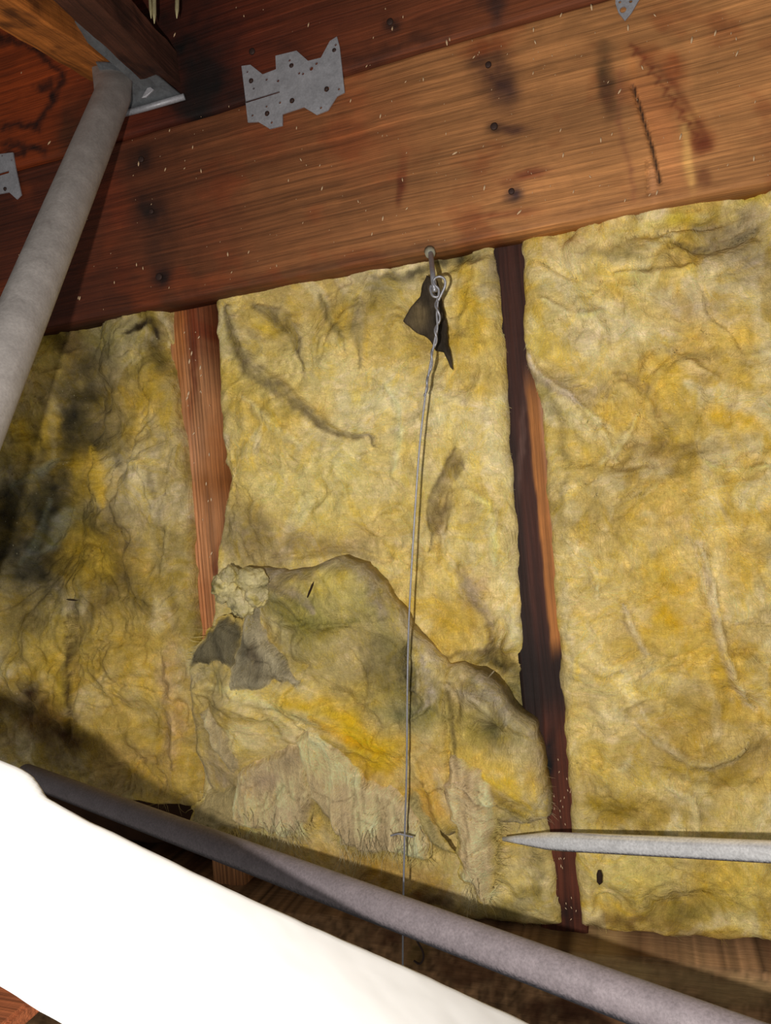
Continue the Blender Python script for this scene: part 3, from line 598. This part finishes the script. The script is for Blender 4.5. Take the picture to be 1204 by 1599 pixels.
# joist hanger
hg = bpy.data.objects.new('joist_hanger', None); col.objects.link(hg); ho = atd(262, 160, .84); hg.location = Vector(ho); hg['_o'] = [float(v) for v in ho]
tag(hg, 'galvanised steel joist hanger at the beam, behind the top of the strut tube', 'bracket')
def quad_plate(name, pts, t, parent, mat=GALV):
    P = [atd(*p) for p in pts]; n = np.cross(P[1]-P[0], P[2]-P[0]); n /= np.linalg.norm(n)
    m = len(P); V = [p for p in P]+[p+n*t for p in P]
    Fc = [tuple(range(m)), tuple(range(2*m-1, m-1, -1))]+[(i, (i+1) % m, (i+1) % m+m, i+m) for i in range(m)]
    return mesh_obj(name, V, Fc, mat, parent, smooth=False)
DGAL = metal_material('dull_steel', (120, 124, 128), .4, .5, .6, 80)
quad_plate('seat', [(190,176,.858),(286,150,.842),(226,100,.80),(150,96,.80)], .0018, hg, DGAL)
quad_plate('flange', [(100,36,.74),(122,34,.74),(232,128,.828),(222,140,.828),(190,112,.80)], .0015, hg, DGAL)
V, Fc = tube_mesh([atd(188,179,.852), atd(230,168,.846), atd(288,151,.838)], .0035, 10)
mesh_obj('rolled_edge', V, Fc, GALV, hg)
quad_plate('tab', [(221,153,.832),(232,134,.828),(240,140,.828),(228,152,.832)], .002, hg, GALV)
# nails poking through the roof at the top
for i, (x0, y0, x1, y1, lb) in enumerate([(228,-40,236,29,'thin pale nail tip poking down at the top edge, leftmost of three'),(240,-40,241,37,'thick pale nail tip poking down at the top edge, middle of three'),(279,-40,276,29,'pale nail tip poking down at the top edge, rightmost of three')]):
    a = atd(x0, y0-60, .81); b = atd(x1, y1, .79); r = .0016 if i == 0 else .0022
    V, Fc = tube_mesh([a, a+(b-a)*.9, b], [r, r, .0003], 10); tag(mesh_obj('nail', V, Fc, PALE), lb, 'nail')

# ------------------------------------------------------------------ tubes
tb = bpy.data.objects.new('strut_tube', None); col.objects.link(tb); o0 = atd(182, 122, .828); tb.location = Vector(o0); tb['_o'] = [float(v) for v in o0]
tag(tb, 'dusty grey round metal strut slanting down the left edge from the rafter', 'tube')
A = atd(176, 150, .80); B = atd(-28, 645, .50); B = A+(B-A)*1.35; E1 = atd(176, 88, .838)
sp = [E1+(A-E1)*i/12 for i in range(12)]+[A+(B-A)*i/40 for i in range(41)]
fl = [(1+.25*(1-sstep(0, 1, i/15)), 1-.8*(1-sstep(0, 1, i/15))) for i in range(53)]
V, Fc = tube_mesh(sp, [.0182]*53, 40, flat=fl); mesh_obj('tube', V, Fc, TUBE, tb)
c = atd(168, 106, .812); dv = (CP-c)/np.linalg.norm(CP-c)
V, Fc = tube_mesh([c, c+dv*.005, c+dv*.006], [.0055, .0055, .004], 6); mesh_obj('bolt', V, Fc, DGAL, tb)

A = atd(40, 1209, .93); B = atd(1330, 1690, .365)
P1 = [A+(B-A)*i/50 for i in range(51)]
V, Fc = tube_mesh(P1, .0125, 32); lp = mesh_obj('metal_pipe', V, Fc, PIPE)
tag(lp, 'dusty purplish grey pipe crossing the lower part behind the white panel edge', 'pipe')

a = atd(786, 1310, .72); b = atd(1640, 1351, .432); n = 24
pr = [a+(b-a)*i/n for i in range(n+1)]
rd = [.0082*min(1, .25+.9*(i/4)) if i < 4 else .0082*(1-.05*i/n) for i in range(n+1)]
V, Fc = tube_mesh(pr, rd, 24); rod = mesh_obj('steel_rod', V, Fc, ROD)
tag(rod, 'shiny silver rod with a tapered end, crossing the dark stud at the lower right', 'rod')

# ------------------------------------------------------------------ white panel in the foreground
def panel():
    A = atd(0, 1180, .35); B = atd(840, 1599, .40); Cc = atd(0, 1545, .235)
    U = (B-A)/np.linalg.norm(B-A); Nn = np.cross(U, Cc-A); Nn /= np.linalg.norm(Nn)
    if np.dot(Nn, CP-A) < 0: Nn = -Nn
    Vv = np.cross(Nn, U)
    def hit(x, y, off=0):
        d = RM @ np.array([(x-602)/FPX, -(y-799.5)/FPX, -1.0]); t = np.dot(A-Nn*off-CP, Nn)/np.dot(d, Nn); q = CP+d*t-A
        return [np.dot(q, U), np.dot(q, Vv)]
    top = [(-260,1075),(0,1178),(36,1192),(58,1206),(70,1222),(80,1240),(130,1268),(250,1327),(400,1400),(520,1452),(640,1505),(760,1560),(850,1602),(905,1632)]
    low = [(860,1800),(700,1860),(300,1722),(104,1603),(40,1566),(0,1541),(-260,1380)]
    P = rough_poly(np.array([hit(*p) for p in top]+[hit(x, y, .01) for x, y in low]), .004, .0008, 6, 80)
    res = .003; x0, y0 = P.min(0)-res; x1, y1 = P.max(0)+res
    nx = int((x1-x0)/res)+2; ny = int((y1-y0)/res)+2
    X, Y = np.meshgrid(x0+np.arange(nx)*res, y0+np.arange(ny)*res, indexing='ij'); X = X.ravel(); Y = Y.ravel()
    d, qx, qy = poly_dist(X, Y, P); I, J = np.meshgrid(np.arange(nx-1), np.arange(ny-1), indexing='ij'); a = (I*ny+J).ravel()
    q = np.stack([a, a+ny, a+ny+1, a+1], 1); ins = d > 0; q = q[ins[q].any(1)]; X = np.where(ins, X, qx); Y = np.where(ins, Y, qy); d = np.maximum(d, 0)
    used = np.unique(q); mp_ = -np.ones(len(X), int); mp_[used] = np.arange(len(used)); X = X[used]; Y = Y[used]; d = d[used]; q = mp_[q]
    Z = -.003*(1-np.clip(d/.006, 0, 1))**2+.0003*fbm(X*60, Y*60, 5, 3); n = len(X)
    T = A+X[:,None]*U+Y[:,None]*Vv+Z[:,None]*Nn; Bm = A+X[:,None]*U+Y[:,None]*Vv-.010*Nn
    e = np.concatenate([q[:,[0,1]], q[:,[1,2]], q[:,[2,3]], q[:,[3,0]]]); key = np.sort(e, 1)
    _, inv, cnt = np.unique(key, axis=0, return_inverse=True, return_counts=True); be = e[cnt[inv.ravel()] == 1]
    Fc = q.tolist()+(q[:, ::-1]+n).tolist()+np.stack([be[:,1], be[:,0], be[:,0]+n, be[:,1]+n], 1).tolist()
    o = mesh_obj('ceiling_panel', np.concatenate([T, Bm]), Fc, flat_material('white_panel', (250, 250, 249), .8, .0, 3, .3))
    return tag(o, 'bright white ceiling panel edge slanting across the bottom left corner', 'panel')
panel()
o = box('timber_block', atd(-30, 1680, .36)-[.04,.0,.0], atd(52,1560,.40)+[.0,.03,.0], WOODX, colour=lin((150,84,50)))
tag(o, 'small piece of reddish brown timber at the bottom left corner, beyond the white panel', 'timber')

# ------------------------------------------------------------------ slumped batt in front of the middle one
sS = [(560,1000,90,110,-30,(150,142,92),.55),(480,1010,90,60,0,(134,126,76),.5),(520,930,60,60,-20,(206,192,110),.7),(430,930,40,40,0,(130,124,80),.6),(600,980,40,90,-35,(150,144,90),.5),(470,960,50,30,0,(118,116,56),.7),(440,900,40,14,0,(140,130,100),.7),(540,885,50,14,0,(176,164,116),.7),(590,930,14,70,-30,(150,138,112),.7),
      (540,1020,60,50,0,(196,178,120),.6),(500,990,50,20,0,(140,126,44),.6),(610,1050,50,40,0,(92,84,56),.75),(630,1090,40,40,0,(110,110,74),.7),(650,1120,40,30,0,(120,122,82),.6),(560,1080,60,30,0,(190,166,70),.5),
      (440,1090,60,50,0,(214,196,130),.7),(360,1080,40,40,0,(206,194,140),.6),(330,1060,30,14,0,(150,140,90),.6),(520,1120,90,26,25,(208,176,26),.9),(470,1085,40,16,15,(206,172,34),.7),(590,1170,70,34,25,(206,172,24),.85),(610,1240,60,24,40,(196,150,20),.7),
      (430,1150,60,40,0,(206,190,134),.6),(330,1120,16,60,0,(150,136,92),.6),(320,1180,30,50,0,(176,158,104),.7),(350,1200,14,50,-25,(160,144,112),.6),(700,1140,40,40,0,(166,152,80),.6),(690,1080,30,40,0,(120,112,70),.5),
      (760,1090,50,40,30,(156,150,122),.85),(735,1070,24,16,20,(190,180,150),.6),(770,1150,50,26,10,(92,88,52),.75),(720,1160,30,40,0,(176,158,70),.5),(800,1180,30,40,0,(170,160,110),.6),(760,1210,60,20,25,(206,180,80),.6),(800,1240,50,12,30,(206,176,20),.75),
      (740,1240,50,30,0,(176,150,90),.5),(680,1220,30,50,0,(206,184,120),.5),(650,1180,40,40,0,(196,170,100),.4),(820,1260,40,26,0,(176,164,120),.6),(660,1260,60,50,0,(196,150,40),.5),(720,1300,60,50,0,(150,136,76),.5),(800,1290,40,30,0,(156,142,74),.6)]
PS = rough_poly(wp([(348,905),(372,888),(398,886),(430,893),(470,888),(520,872),(556,880),(585,915),(612,948),(640,990),(662,1012),(690,1048),(715,1046),(745,1058),(775,1082),(800,1118),(828,1140),(842,1180),(850,1230),(856,1286),(820,1300),(770,1292),(735,1310),(700,1312),(640,1290),(560,1286),(480,1260),(400,1262),(350,1262),(320,1245),(297,1180),(288,1110),(283,1050),(300,1015),(345,1000),(378,985),(375,945)], -.05), .006, .0035, 29, 80)
hS = wool_h(.018, 93, .016, .022, add2(dents([(520,930,60,50,-20,.012),(610,1060,40,60,-20,-.010),(540,1110,90,24,20,-.008),(440,1090,60,40,10,.014),(760,1090,50,36,30,.014),(770,1155,50,20,10,-.014),(700,1110,12,60,-15,-.014),(480,1120,60,14,15,.006),(360,1090,40,50,0,.01),(400,1020,30,50,-10,-.012),(780,1230,50,40,0,.01),(655,1060,10,60,-30,.008)], -.06), strokes_h(KS)))
cS = lambda px, py, X, Z, d: woolgain(px, py, wool_base(px, py, 97, .4, .35, .3, lin((196,176,104))), sS, 97, K=KS, d=d, lip=True)
bs = patch('insulation_batt', PS, -.026, hS, cS, WOOL, .0018, back=.0)
tag(bs, 'slumped grey edged fibreglass batt folded forward, sagging in front of the middle batt', 'insulation')

SH = []
def sheet(name, pts, Y, colr, seed, parent, thick=.0012, bul=.008, fold=.004, edge=.012, mat=None, res=.0013, amp=.0055, colf=None, foldf=(120, 14), on=True):
    pp = np.array(pts, float); pp = (pp-pp.mean(0))*(1.13 if on else 1)+pp.mean(0)
    P = rough_poly(wp(pp, Y), .004, amp, seed, 110)
    def h(X, Z, d):
        e = np.sqrt(1-(1-np.clip(d/edge, 0, 1))**2)
        return bul*e+fold*fbm(X*foldf[0], Z*foldf[1], seed, 3)+.002*fbm(X*60, Z*60, seed+5, 3)
    def cf(px, py, X, Z, d):
        c = lin(colr)*(1+.45*fbm(X*90, Z*25, seed+7, 4)[:, None]); c = np.clip(c, .004, 1)
        return colf(c, px, py) if colf else c
    cg = lambda px, py, X, Z, d: np.clip(cf(px, py, X, Z, d)*1.42, 0, .9)
    if on:      # lies on the slumped batt: follows its surface, its rim matted into the wool
        def h(X, Z, d):
            ds, _, _ = poly_dist(X, Z, PS); e = sstep(0, edge, d)
            return hS(X, Z, np.maximum(ds, .014))-.0025+(bul*.95+.0025)*e+fold*e*fbm(X*foldf[0], Z*foldf[1], seed, 3)
        Y = -.026; thick = .004; c0 = cg
        def cg(px, py, X, Z, d):
            m = np.exp(-(d/(.0026+.004*np.abs(fbm(X*50, Z*50, seed, 3))))**2)[:, None]
            return c0(px, py, X, Z, d)*(1-m)+cS(px, py, X, Z, d+.02)*m
    o = patch(name, P, Y, h, cg, mat or WOOLS, res, parent=parent, thick=thick)
    if on: SH.append((parent, P, Y, h, cg, seed))
    return o
# pale hanging shreds and skins of the slumped batt
sheet('torn_skin', [(372,1205),(420,1185),(452,1170),(470,1190),(482,1240),(470,1290),(440,1312),(400,1300),(352,1290),(360,1240)], -.058, (196,176,132), 101, bs, .012, .012, .006, mat=WOOLS, colf=lambda c, px, py: paint(px, py, c, [(400,1220,30,26,0,(150,130,110),.5),(440,1280,26,26,0,(170,150,124),.5),(445,1190,20,16,0,(150,132,100),.6)], 7))
sheet('torn_skin', [(462,1165),(490,1152),(520,1175),(560,1225),(595,1232),(640,1262),(660,1318),(648,1340),(600,1332),(556,1338),(530,1326),(510,1290),(486,1262),(470,1215)], -.060, (200,180,136), 108, bs, .012, .012, .007, mat=WOOLS, colf=lambda c, px, py: paint(px, py, c, [(500,1190,30,26,0,(196,172,120),.5),(540,1270,26,40,0,(150,132,104),.5),(610,1280,30,40,0,(166,148,116),.6),(570,1320,40,20,0,(120,104,80),.5)], 8))
sheet('torn_skin', [(298,1262),(330,1238),(372,1225),(380,1290),(350,1300),(300,1290)], -.050, (158,142,98), 113, bs, .01, .008, .004, mat=WOOLS)
sheet('torn_skin', [(700,1190),(722,1200),(750,1215),(770,1250),(764,1290),(762,1330),(768,1366),(758,1408),(742,1412),(728,1388),(714,1374),(712,1330),(704,1290),(688,1250)], -.064, (196,174,132), 119, bs, .003, .009, .006, mat=WOOLS)
sheet('torn_skin', [(624,1252),(650,1240),(672,1280),(690,1316),(700,1334),(680,1330),(655,1312),(640,1290)], -.062, (160,146,96), 123, bs, .002, .006, .003, mat=WOOLS)
sheet('torn_skin', [(305,1120),(322,1105),(346,1150),(364,1185),(368,1208),(356,1215),(335,1190),(318,1160)], -.056, (172,156,118), 127, bs, .002, .008, .004, mat=WOOLS)
# grey draped fold, dark sheet painted for the shaded hollow, and the clump at the top left of the slump
sheet('fold_and_hollow_shade', [(384,938),(404,945),(408,985),(424,1010),(448,1040),(470,1066),(474,1080),(452,1068),(430,1062),(404,1072),(372,1076),(362,1040),(372,1000),(378,970)], -.056, (150,140,112), 131, bs, .003, .010, .008, mat=WOOLS, colf=lambda c, px, py: paint(px, py, c, [(392,1025,16,26,0,(70,58,44),.7),(420,1055,26,16,0,(96,84,60),.5),(372,1010,12,30,0,(40,38,30),.7)], 9))
sheet('fold_and_hollow_shade', [(300,1022),(330,985),(352,962),(376,975),(382,1010),(372,1040),(340,1034),(300,1040)], -.044, (104,96,72), 137, bs, .004, .006, .004, mat=WOOLS)
# lumpy clump
def clump(px, py, dep, r, seed):
    bm = bmesh.new(); bmesh.ops.create_icosphere(bm, subdivisions=5, radius=1); V = np.array([list(v.co) for v in bm.verts]); Fc = [[v.index for v in f.verts] for f in bm.faces]; bm.free()
    a = fbm(V[:,0]*2+V[:,1], V[:,2]*2-V[:,1], seed, 3)+.3*ridge(V[:,0]*2+V[:,1]*2, V[:,2]*2, seed+4, 2)
    V = V*(1+.26*a)[:, None]*np.array(r)+at(px, py, dep)
    n = fbm(V[:,0]*90, V[:,2]*90, seed, 4)[:, None]; c = lin((214,200,146))*(1+.3*n); m = sstep(.1, .4, fbm(V[:,0]*60, V[:,2]*60, seed+9, 4)[:, None])*.75; c = c*(1-m)+lin((96,92,66))*m
    return V, Fc, c
Vs = []; Fs = []; Cs = []
for (x, y, r, s) in [(352,918,(.016,.014,.017),1),(376,940,(.016,.014,.019),2),(392,905,(.02,.012,.013),3),(402,930,(.014,.012,.013),6),(360,900,(.012,.012,.012),7)]:
    V, Fc, c = clump(x, y, -.058, r, 150+s); k = sum(len(v) for v in Vs); Vs.append(V); Cs.append(c); Fs += [[i+k for i in f] for f in Fc]
mesh_obj('wool_clump', np.concatenate(Vs), Fs, WOOLS, bs, np.concatenate(Cs))
# torn black facing paper behind the wire
sheet('black_paper_scrap', [(664,428),(682,436),(690,470),(696,500),(699,538),(704,556),(707,579),(699,566),(693,550),(680,546),(672,532),(650,518),(630,503),(642,480),(654,462)], -.03, (58,50,40), 181, battM, .0012, .006, .004, amp=.0015, mat=FILM, on=False, colf=lambda c, px, py: paint(px, py, c, [(655,495,16,20,0,(112,96,66),.7),(690,520,9,36,-8,(14,14,14),.95)], 11, .3))
# loose dark slivers lying on the wool
for i, (x0, y0, x1, y1, wd, Y, lb) in enumerate([(480,933,490,908,3.2,-.062,'thin dark splinter stuck in the slumped batt below its top edge'),(104,936,121,938,2.6,-.03,'dark sliver lying on the left batt near the frame edge'),(936,1359,936,1382,4.6,-.036,'small dark brown chip on the right batt under the silver rod')]):
    a = at(x0, y0, Y); b = at(x1, y1, Y); r = wd*.00065; V, Fc = tube_mesh([a, a+(b-a)*.3, a+(b-a)*.8, b], [r*.5, r, r*.9, .0003], 7, flat=[(1, .5)]*4)
    tag(mesh_obj('splinter', V, Fc, flat_material('dark_sliver', (48, 30, 20), .8)), lb, 'splinter')

# ------------------------------------------------------------------ hanger wire
hw = bpy.data.objects.new('hanger_wire', None); col.objects.link(hw); o0 = at(674, 398, -.03); hw.location = Vector(o0); hw['_o'] = [float(v) for v in o0]
tag(hw, 'long thin hanger wire twisted at its top, hanging from the beam past the middle batt', 'wire')
YW = -.085
def ww(l): return [at(x, y, YW-dy) for x, y, dy in l]
V, Fc = tube_mesh(smooth_path(ww([(672,392,-.045),(674,410,-.02),(676,430,0),(679,456,0)]), 20), .0026, 10); mesh_obj('screw_shank', V, Fc, WIRE, hw)
V, Fc = tube_mesh(ww([(671,392,-.046),(672,397,-.04)]), [.006, .005], 10); mesh_obj('screw_head', V, Fc, metal_material('white_screw', (176,172,150), .2, .6), hw)
lp_ = smooth_path(ww([(673,446,.002),(672,452,.003),(676,462,.004),(684,463,.003),(685,452,.003),(680,446,.004),(677,440,.004),(680,434,.004),(687,432,.003),(694,436,.002),(695,446,.001),(690,458,0),(684,470,-.001)]), 90)
V, Fc = tube_mesh(lp_, .00125, 8); mesh_obj('wire_loop', V, Fc, WIRE, hw)
V, Fc = tube_mesh(smooth_path(ww([(684,470,0),(682,490,0),(683,512,0),(679,530,0),(675,552,0),(670,580,0),(667,600,0),(664,620,0),(655,700,0),(648,800,0),(642,900,0),(638,985,0),(636,1080,.002),(635,1200,.008),(632,1303,.012),(630,1400,.014),(629,1500,.014),(629,1620,.014)]), 200), .0010, 8)
mesh_obj('long_wire', V, Fc, WIRE, hw)
ctr = [(680,462),(683,478),(684,500),(681,520),(678,540),(674,560),(670,585),(666,605),(664,618)]
cp = smooth_path([[x, y, 0] for x, y in ctr], 160); pts = []
for i, p in enumerate(cp):
    a = i/160*2*math.pi*4.6; rr = 3.2*(1-i/220); pts.append(at(p[0]+rr*math.cos(a), p[1], YW)+np.array([0, .0022*math.sin(a), 0]))
V, Fc = tube_mesh(pts, .00115, 8); mesh_obj('twisted_tail', V, Fc, WIRE, hw)
V, Fc = tube_mesh(smooth_path(ww([(610,1305,.0125),(622,1302,.0125),(632,1304,.0125),(645,1307,.0125)]), 20), .0009, 7)
tag(mesh_obj('short_wire', V, Fc, WIRE), 'tiny bit of wire crossing the long hanger wire low down', 'wire')
lo = smooth_path([at(x, y, -.05) for x, y in [(648,1455),(652,1470),(660,1485),(661,1497),(655,1505),(646,1500)]], 40)
V, Fc = tube_mesh(lo, .0011, 7); tag(mesh_obj('bent_wire', V, Fc, NAILM), 'small dark hooked wire on the plate below the lower pipe', 'wire')

# the wool's own matted surface fibres, following its lie, uncountable
def fibre_coat(parent, P, Y0, hf, cf, n, seed, lmin=.006, lmax=.03, flow=None, gain=1.12, off=.0006, wd=.00016):
    rn = np.random.RandomState(seed); lo = P.min(0); hi = P.max(0)
    X = rn.uniform(lo[0], hi[0], n*2); Z = rn.uniform(lo[1], hi[1], n*2); d, _, _ = poly_dist(X, Z, P); k = d > .003; X = X[k][:n]; Z = Z[k][:n]; n = len(X)
    a = flow if flow is not None else 0.
    ang = a+2.6*fbm(X*7, Z*7, seed+1, 3)+rn.normal(0, .55, n); L = rn.uniform(lmin, lmax, n)*rn.uniform(.4, 1, n); cu = rn.normal(0, 28, n); m = 7
    xs = np.zeros((n, m)); zs = np.zeros((n, m)); xs[:,0] = X; zs[:,0] = Z; A = ang.copy()
    AN = np.zeros((n, m)); AN[:,0] = A
    for i in range(1, m):
        A = A+cu*L/(m-1); xs[:,i] = xs[:,i-1]+np.sin(A)*L/(m-1); zs[:,i] = zs[:,i-1]-np.cos(A)*L/(m-1); AN[:,i] = A
    dd, _, _ = poly_dist(xs.ravel(), zs.ravel(), P); dd = np.maximum(dd, 0)
    y = Y0-hf(xs.ravel(), zs.ravel(), dd)-off*(1+1.6*np.tile(np.sin(np.linspace(0, math.pi, m)), n)*rn.rand(n*m))
    px, py = proj(np.stack([xs.ravel(), y, zs.ravel()], 1)); c = cf(px, py, xs.ravel(), zs.ravel(), dd)
    c = np.clip(c*np.repeat(rn.uniform(.85, 1.3, n), m)[:, None]*gain, 0, .9)
    w = np.tile(np.interp(np.linspace(0, 1, m), [0, .3, 1], [.3, 1, .15]), n)*np.repeat(rn.uniform(.5, 1.5, n), m)*wd
    sx = np.cos(AN).ravel()*w; sz = np.sin(AN).ravel()*w
    C0 = np.stack([xs.ravel(), y, zs.ravel()], 1); V = np.concatenate([C0+np.stack([sx, 0*sx, sz], 1), C0-np.stack([sx, 0*sx, sz], 1), C0+np.stack([0*sx, w*1.2, 0*sx], 1)])
    N_ = n*m; b = (np.arange(n)[:, None]*m+np.arange(m-1)[None, :]).ravel()
    Fc = np.concatenate([np.stack([b, b+1, b+1+N_, b+N_], 1), np.stack([b+N_, b+1+N_, b+1+2*N_, b+2*N_], 1), np.stack([b+2*N_, b+1+2*N_, b+1, b], 1)]).tolist()
    o = mesh_obj('matted_fibres', V, Fc, STRAND, parent, np.concatenate([c, c, c])); o['kind'] = 'stuff'; return o
STRAND, nt_, b_ = new_mat('glass_strands'); nt_.links.new(attr(nt_), b_.inputs['Base Color']); b_.inputs['Roughness'].default_value = .6
fibre_coat(battL, PL, 0, hL, cL, 9000, 1, flow=.2); fibre_coat(battM, PM, 0, hM, cM, 13000, 2, flow=.9); fibre_coat(battR, PR, 0, hR, cR, 15000, 3, flow=1.2); fibre_coat(bs, PS, -.026, hS, cS, 9000, 4, flow=.6)

for (pa, P_, Y_, h_, c_, sd_) in SH: fibre_coat(pa, P_, Y_, h_, c_, int(350000*(np.ptp(P_[:,0])*np.ptp(P_[:,1]))), sd_, .008, .03, 0., 1.15, .0005, .0002)
# stray glass fibres hanging off the torn edges, uncountable
def fibres(parent, spots, seed, rgb):
    rs = random.Random(seed); parts = []
    for (x, y, sx, sy, ln, cnt, Y) in spots:
        for k in range(cnt):
            px = x+rs.uniform(-sx, sx); py = y+rs.uniform(-sy, sy); L = ln*rs.uniform(.4, 1.2); a = rs.gauss(0, .35)
            p = [at(px, py, Y), at(px+L*.4*math.sin(a)+rs.gauss(0, 2), py+L*.45, Y-rs.uniform(0, .006)), at(px+L*math.sin(a)+rs.gauss(0, 4), py+L, Y-rs.uniform(-.004, .008))]
            parts.append(tube_mesh(smooth_path(p, 7), [.0003, .0003, .0003, .0003, .0002, .0002, .0001], 3))
    V, Fc = join_parts(parts); o = mesh_obj('loose_fibres', V, Fc, FILM, parent, np.tile(lin(rgb), (len(V), 1)))
    o['kind'] = 'stuff'; return o
fibres(bs, [(445,1288,22,18,50,24,-.062),(400,1280,40,20,26,14,-.060),(560,1312,34,22,40,26,-.064),(610,1315,40,22,34,22,-.064),(742,1386,14,18,34,16,-.064),(655,1306,16,18,30,8,-.062)], 5, (196, 180, 138))

# ------------------------------------------------------------------ dust and wood flecks
rs = random.Random(12); parts = []
def fleck(p, L, r, ang):
    d = np.array([math.sin(ang), 0, -math.cos(ang)]); return tube_mesh([p-d*L/2, p, p+d*L/2], [r*.5, r, r*.4], 5)
cnt = 0
while cnt < 300:
    px = rs.uniform(0, 1204); py = rs.uniform(0, 500); P = at(px, py, -.0415)
    if P[2] < .268 or P[2] > .8: continue
    s = rs.random()**4; parts.append(fleck(P, .0012+.005*s, .00025+.0009*s, rs.gauss(-.35, .4))); cnt += 1
V, Fc = join_parts(parts); o = mesh_obj('dust_flecks', V, Fc, flat_material('pale_dust', (222, 190, 150), .8, .2))
tag(o, 'scattered pale sawdust flecks stuck over the beam faces', 'dust', kind='stuff')
parts = []
for k in range(26):
    x = 300+rs.uniform(-18, 18); y = rs.uniform(500, 900); s = rs.random()**2; parts.append(fleck(at(x+(y-500)*.07, y, .003), .002+.004*s, .0004+.0008*s, rs.gauss(-.3, .3)))
for k in range(36):
    y = rs.uniform(1180, 1440); x = 860+(y-1180)*.11+rs.uniform(-5, 40); parts.append(fleck(at(x, y, -.006), .0025, .0004, rs.gauss(0, .4)))
V, Fc = join_parts(parts); o = mesh_obj('stud_flecks', V, Fc, flat_material('pale_chips', (236, 206, 170), .8, .2))
tag(o, 'small pale dust chips clinging to the two wall studs', 'dust', kind='stuff')
for o in bpy.data.objects:
    if '_o' in o: del o['_o']
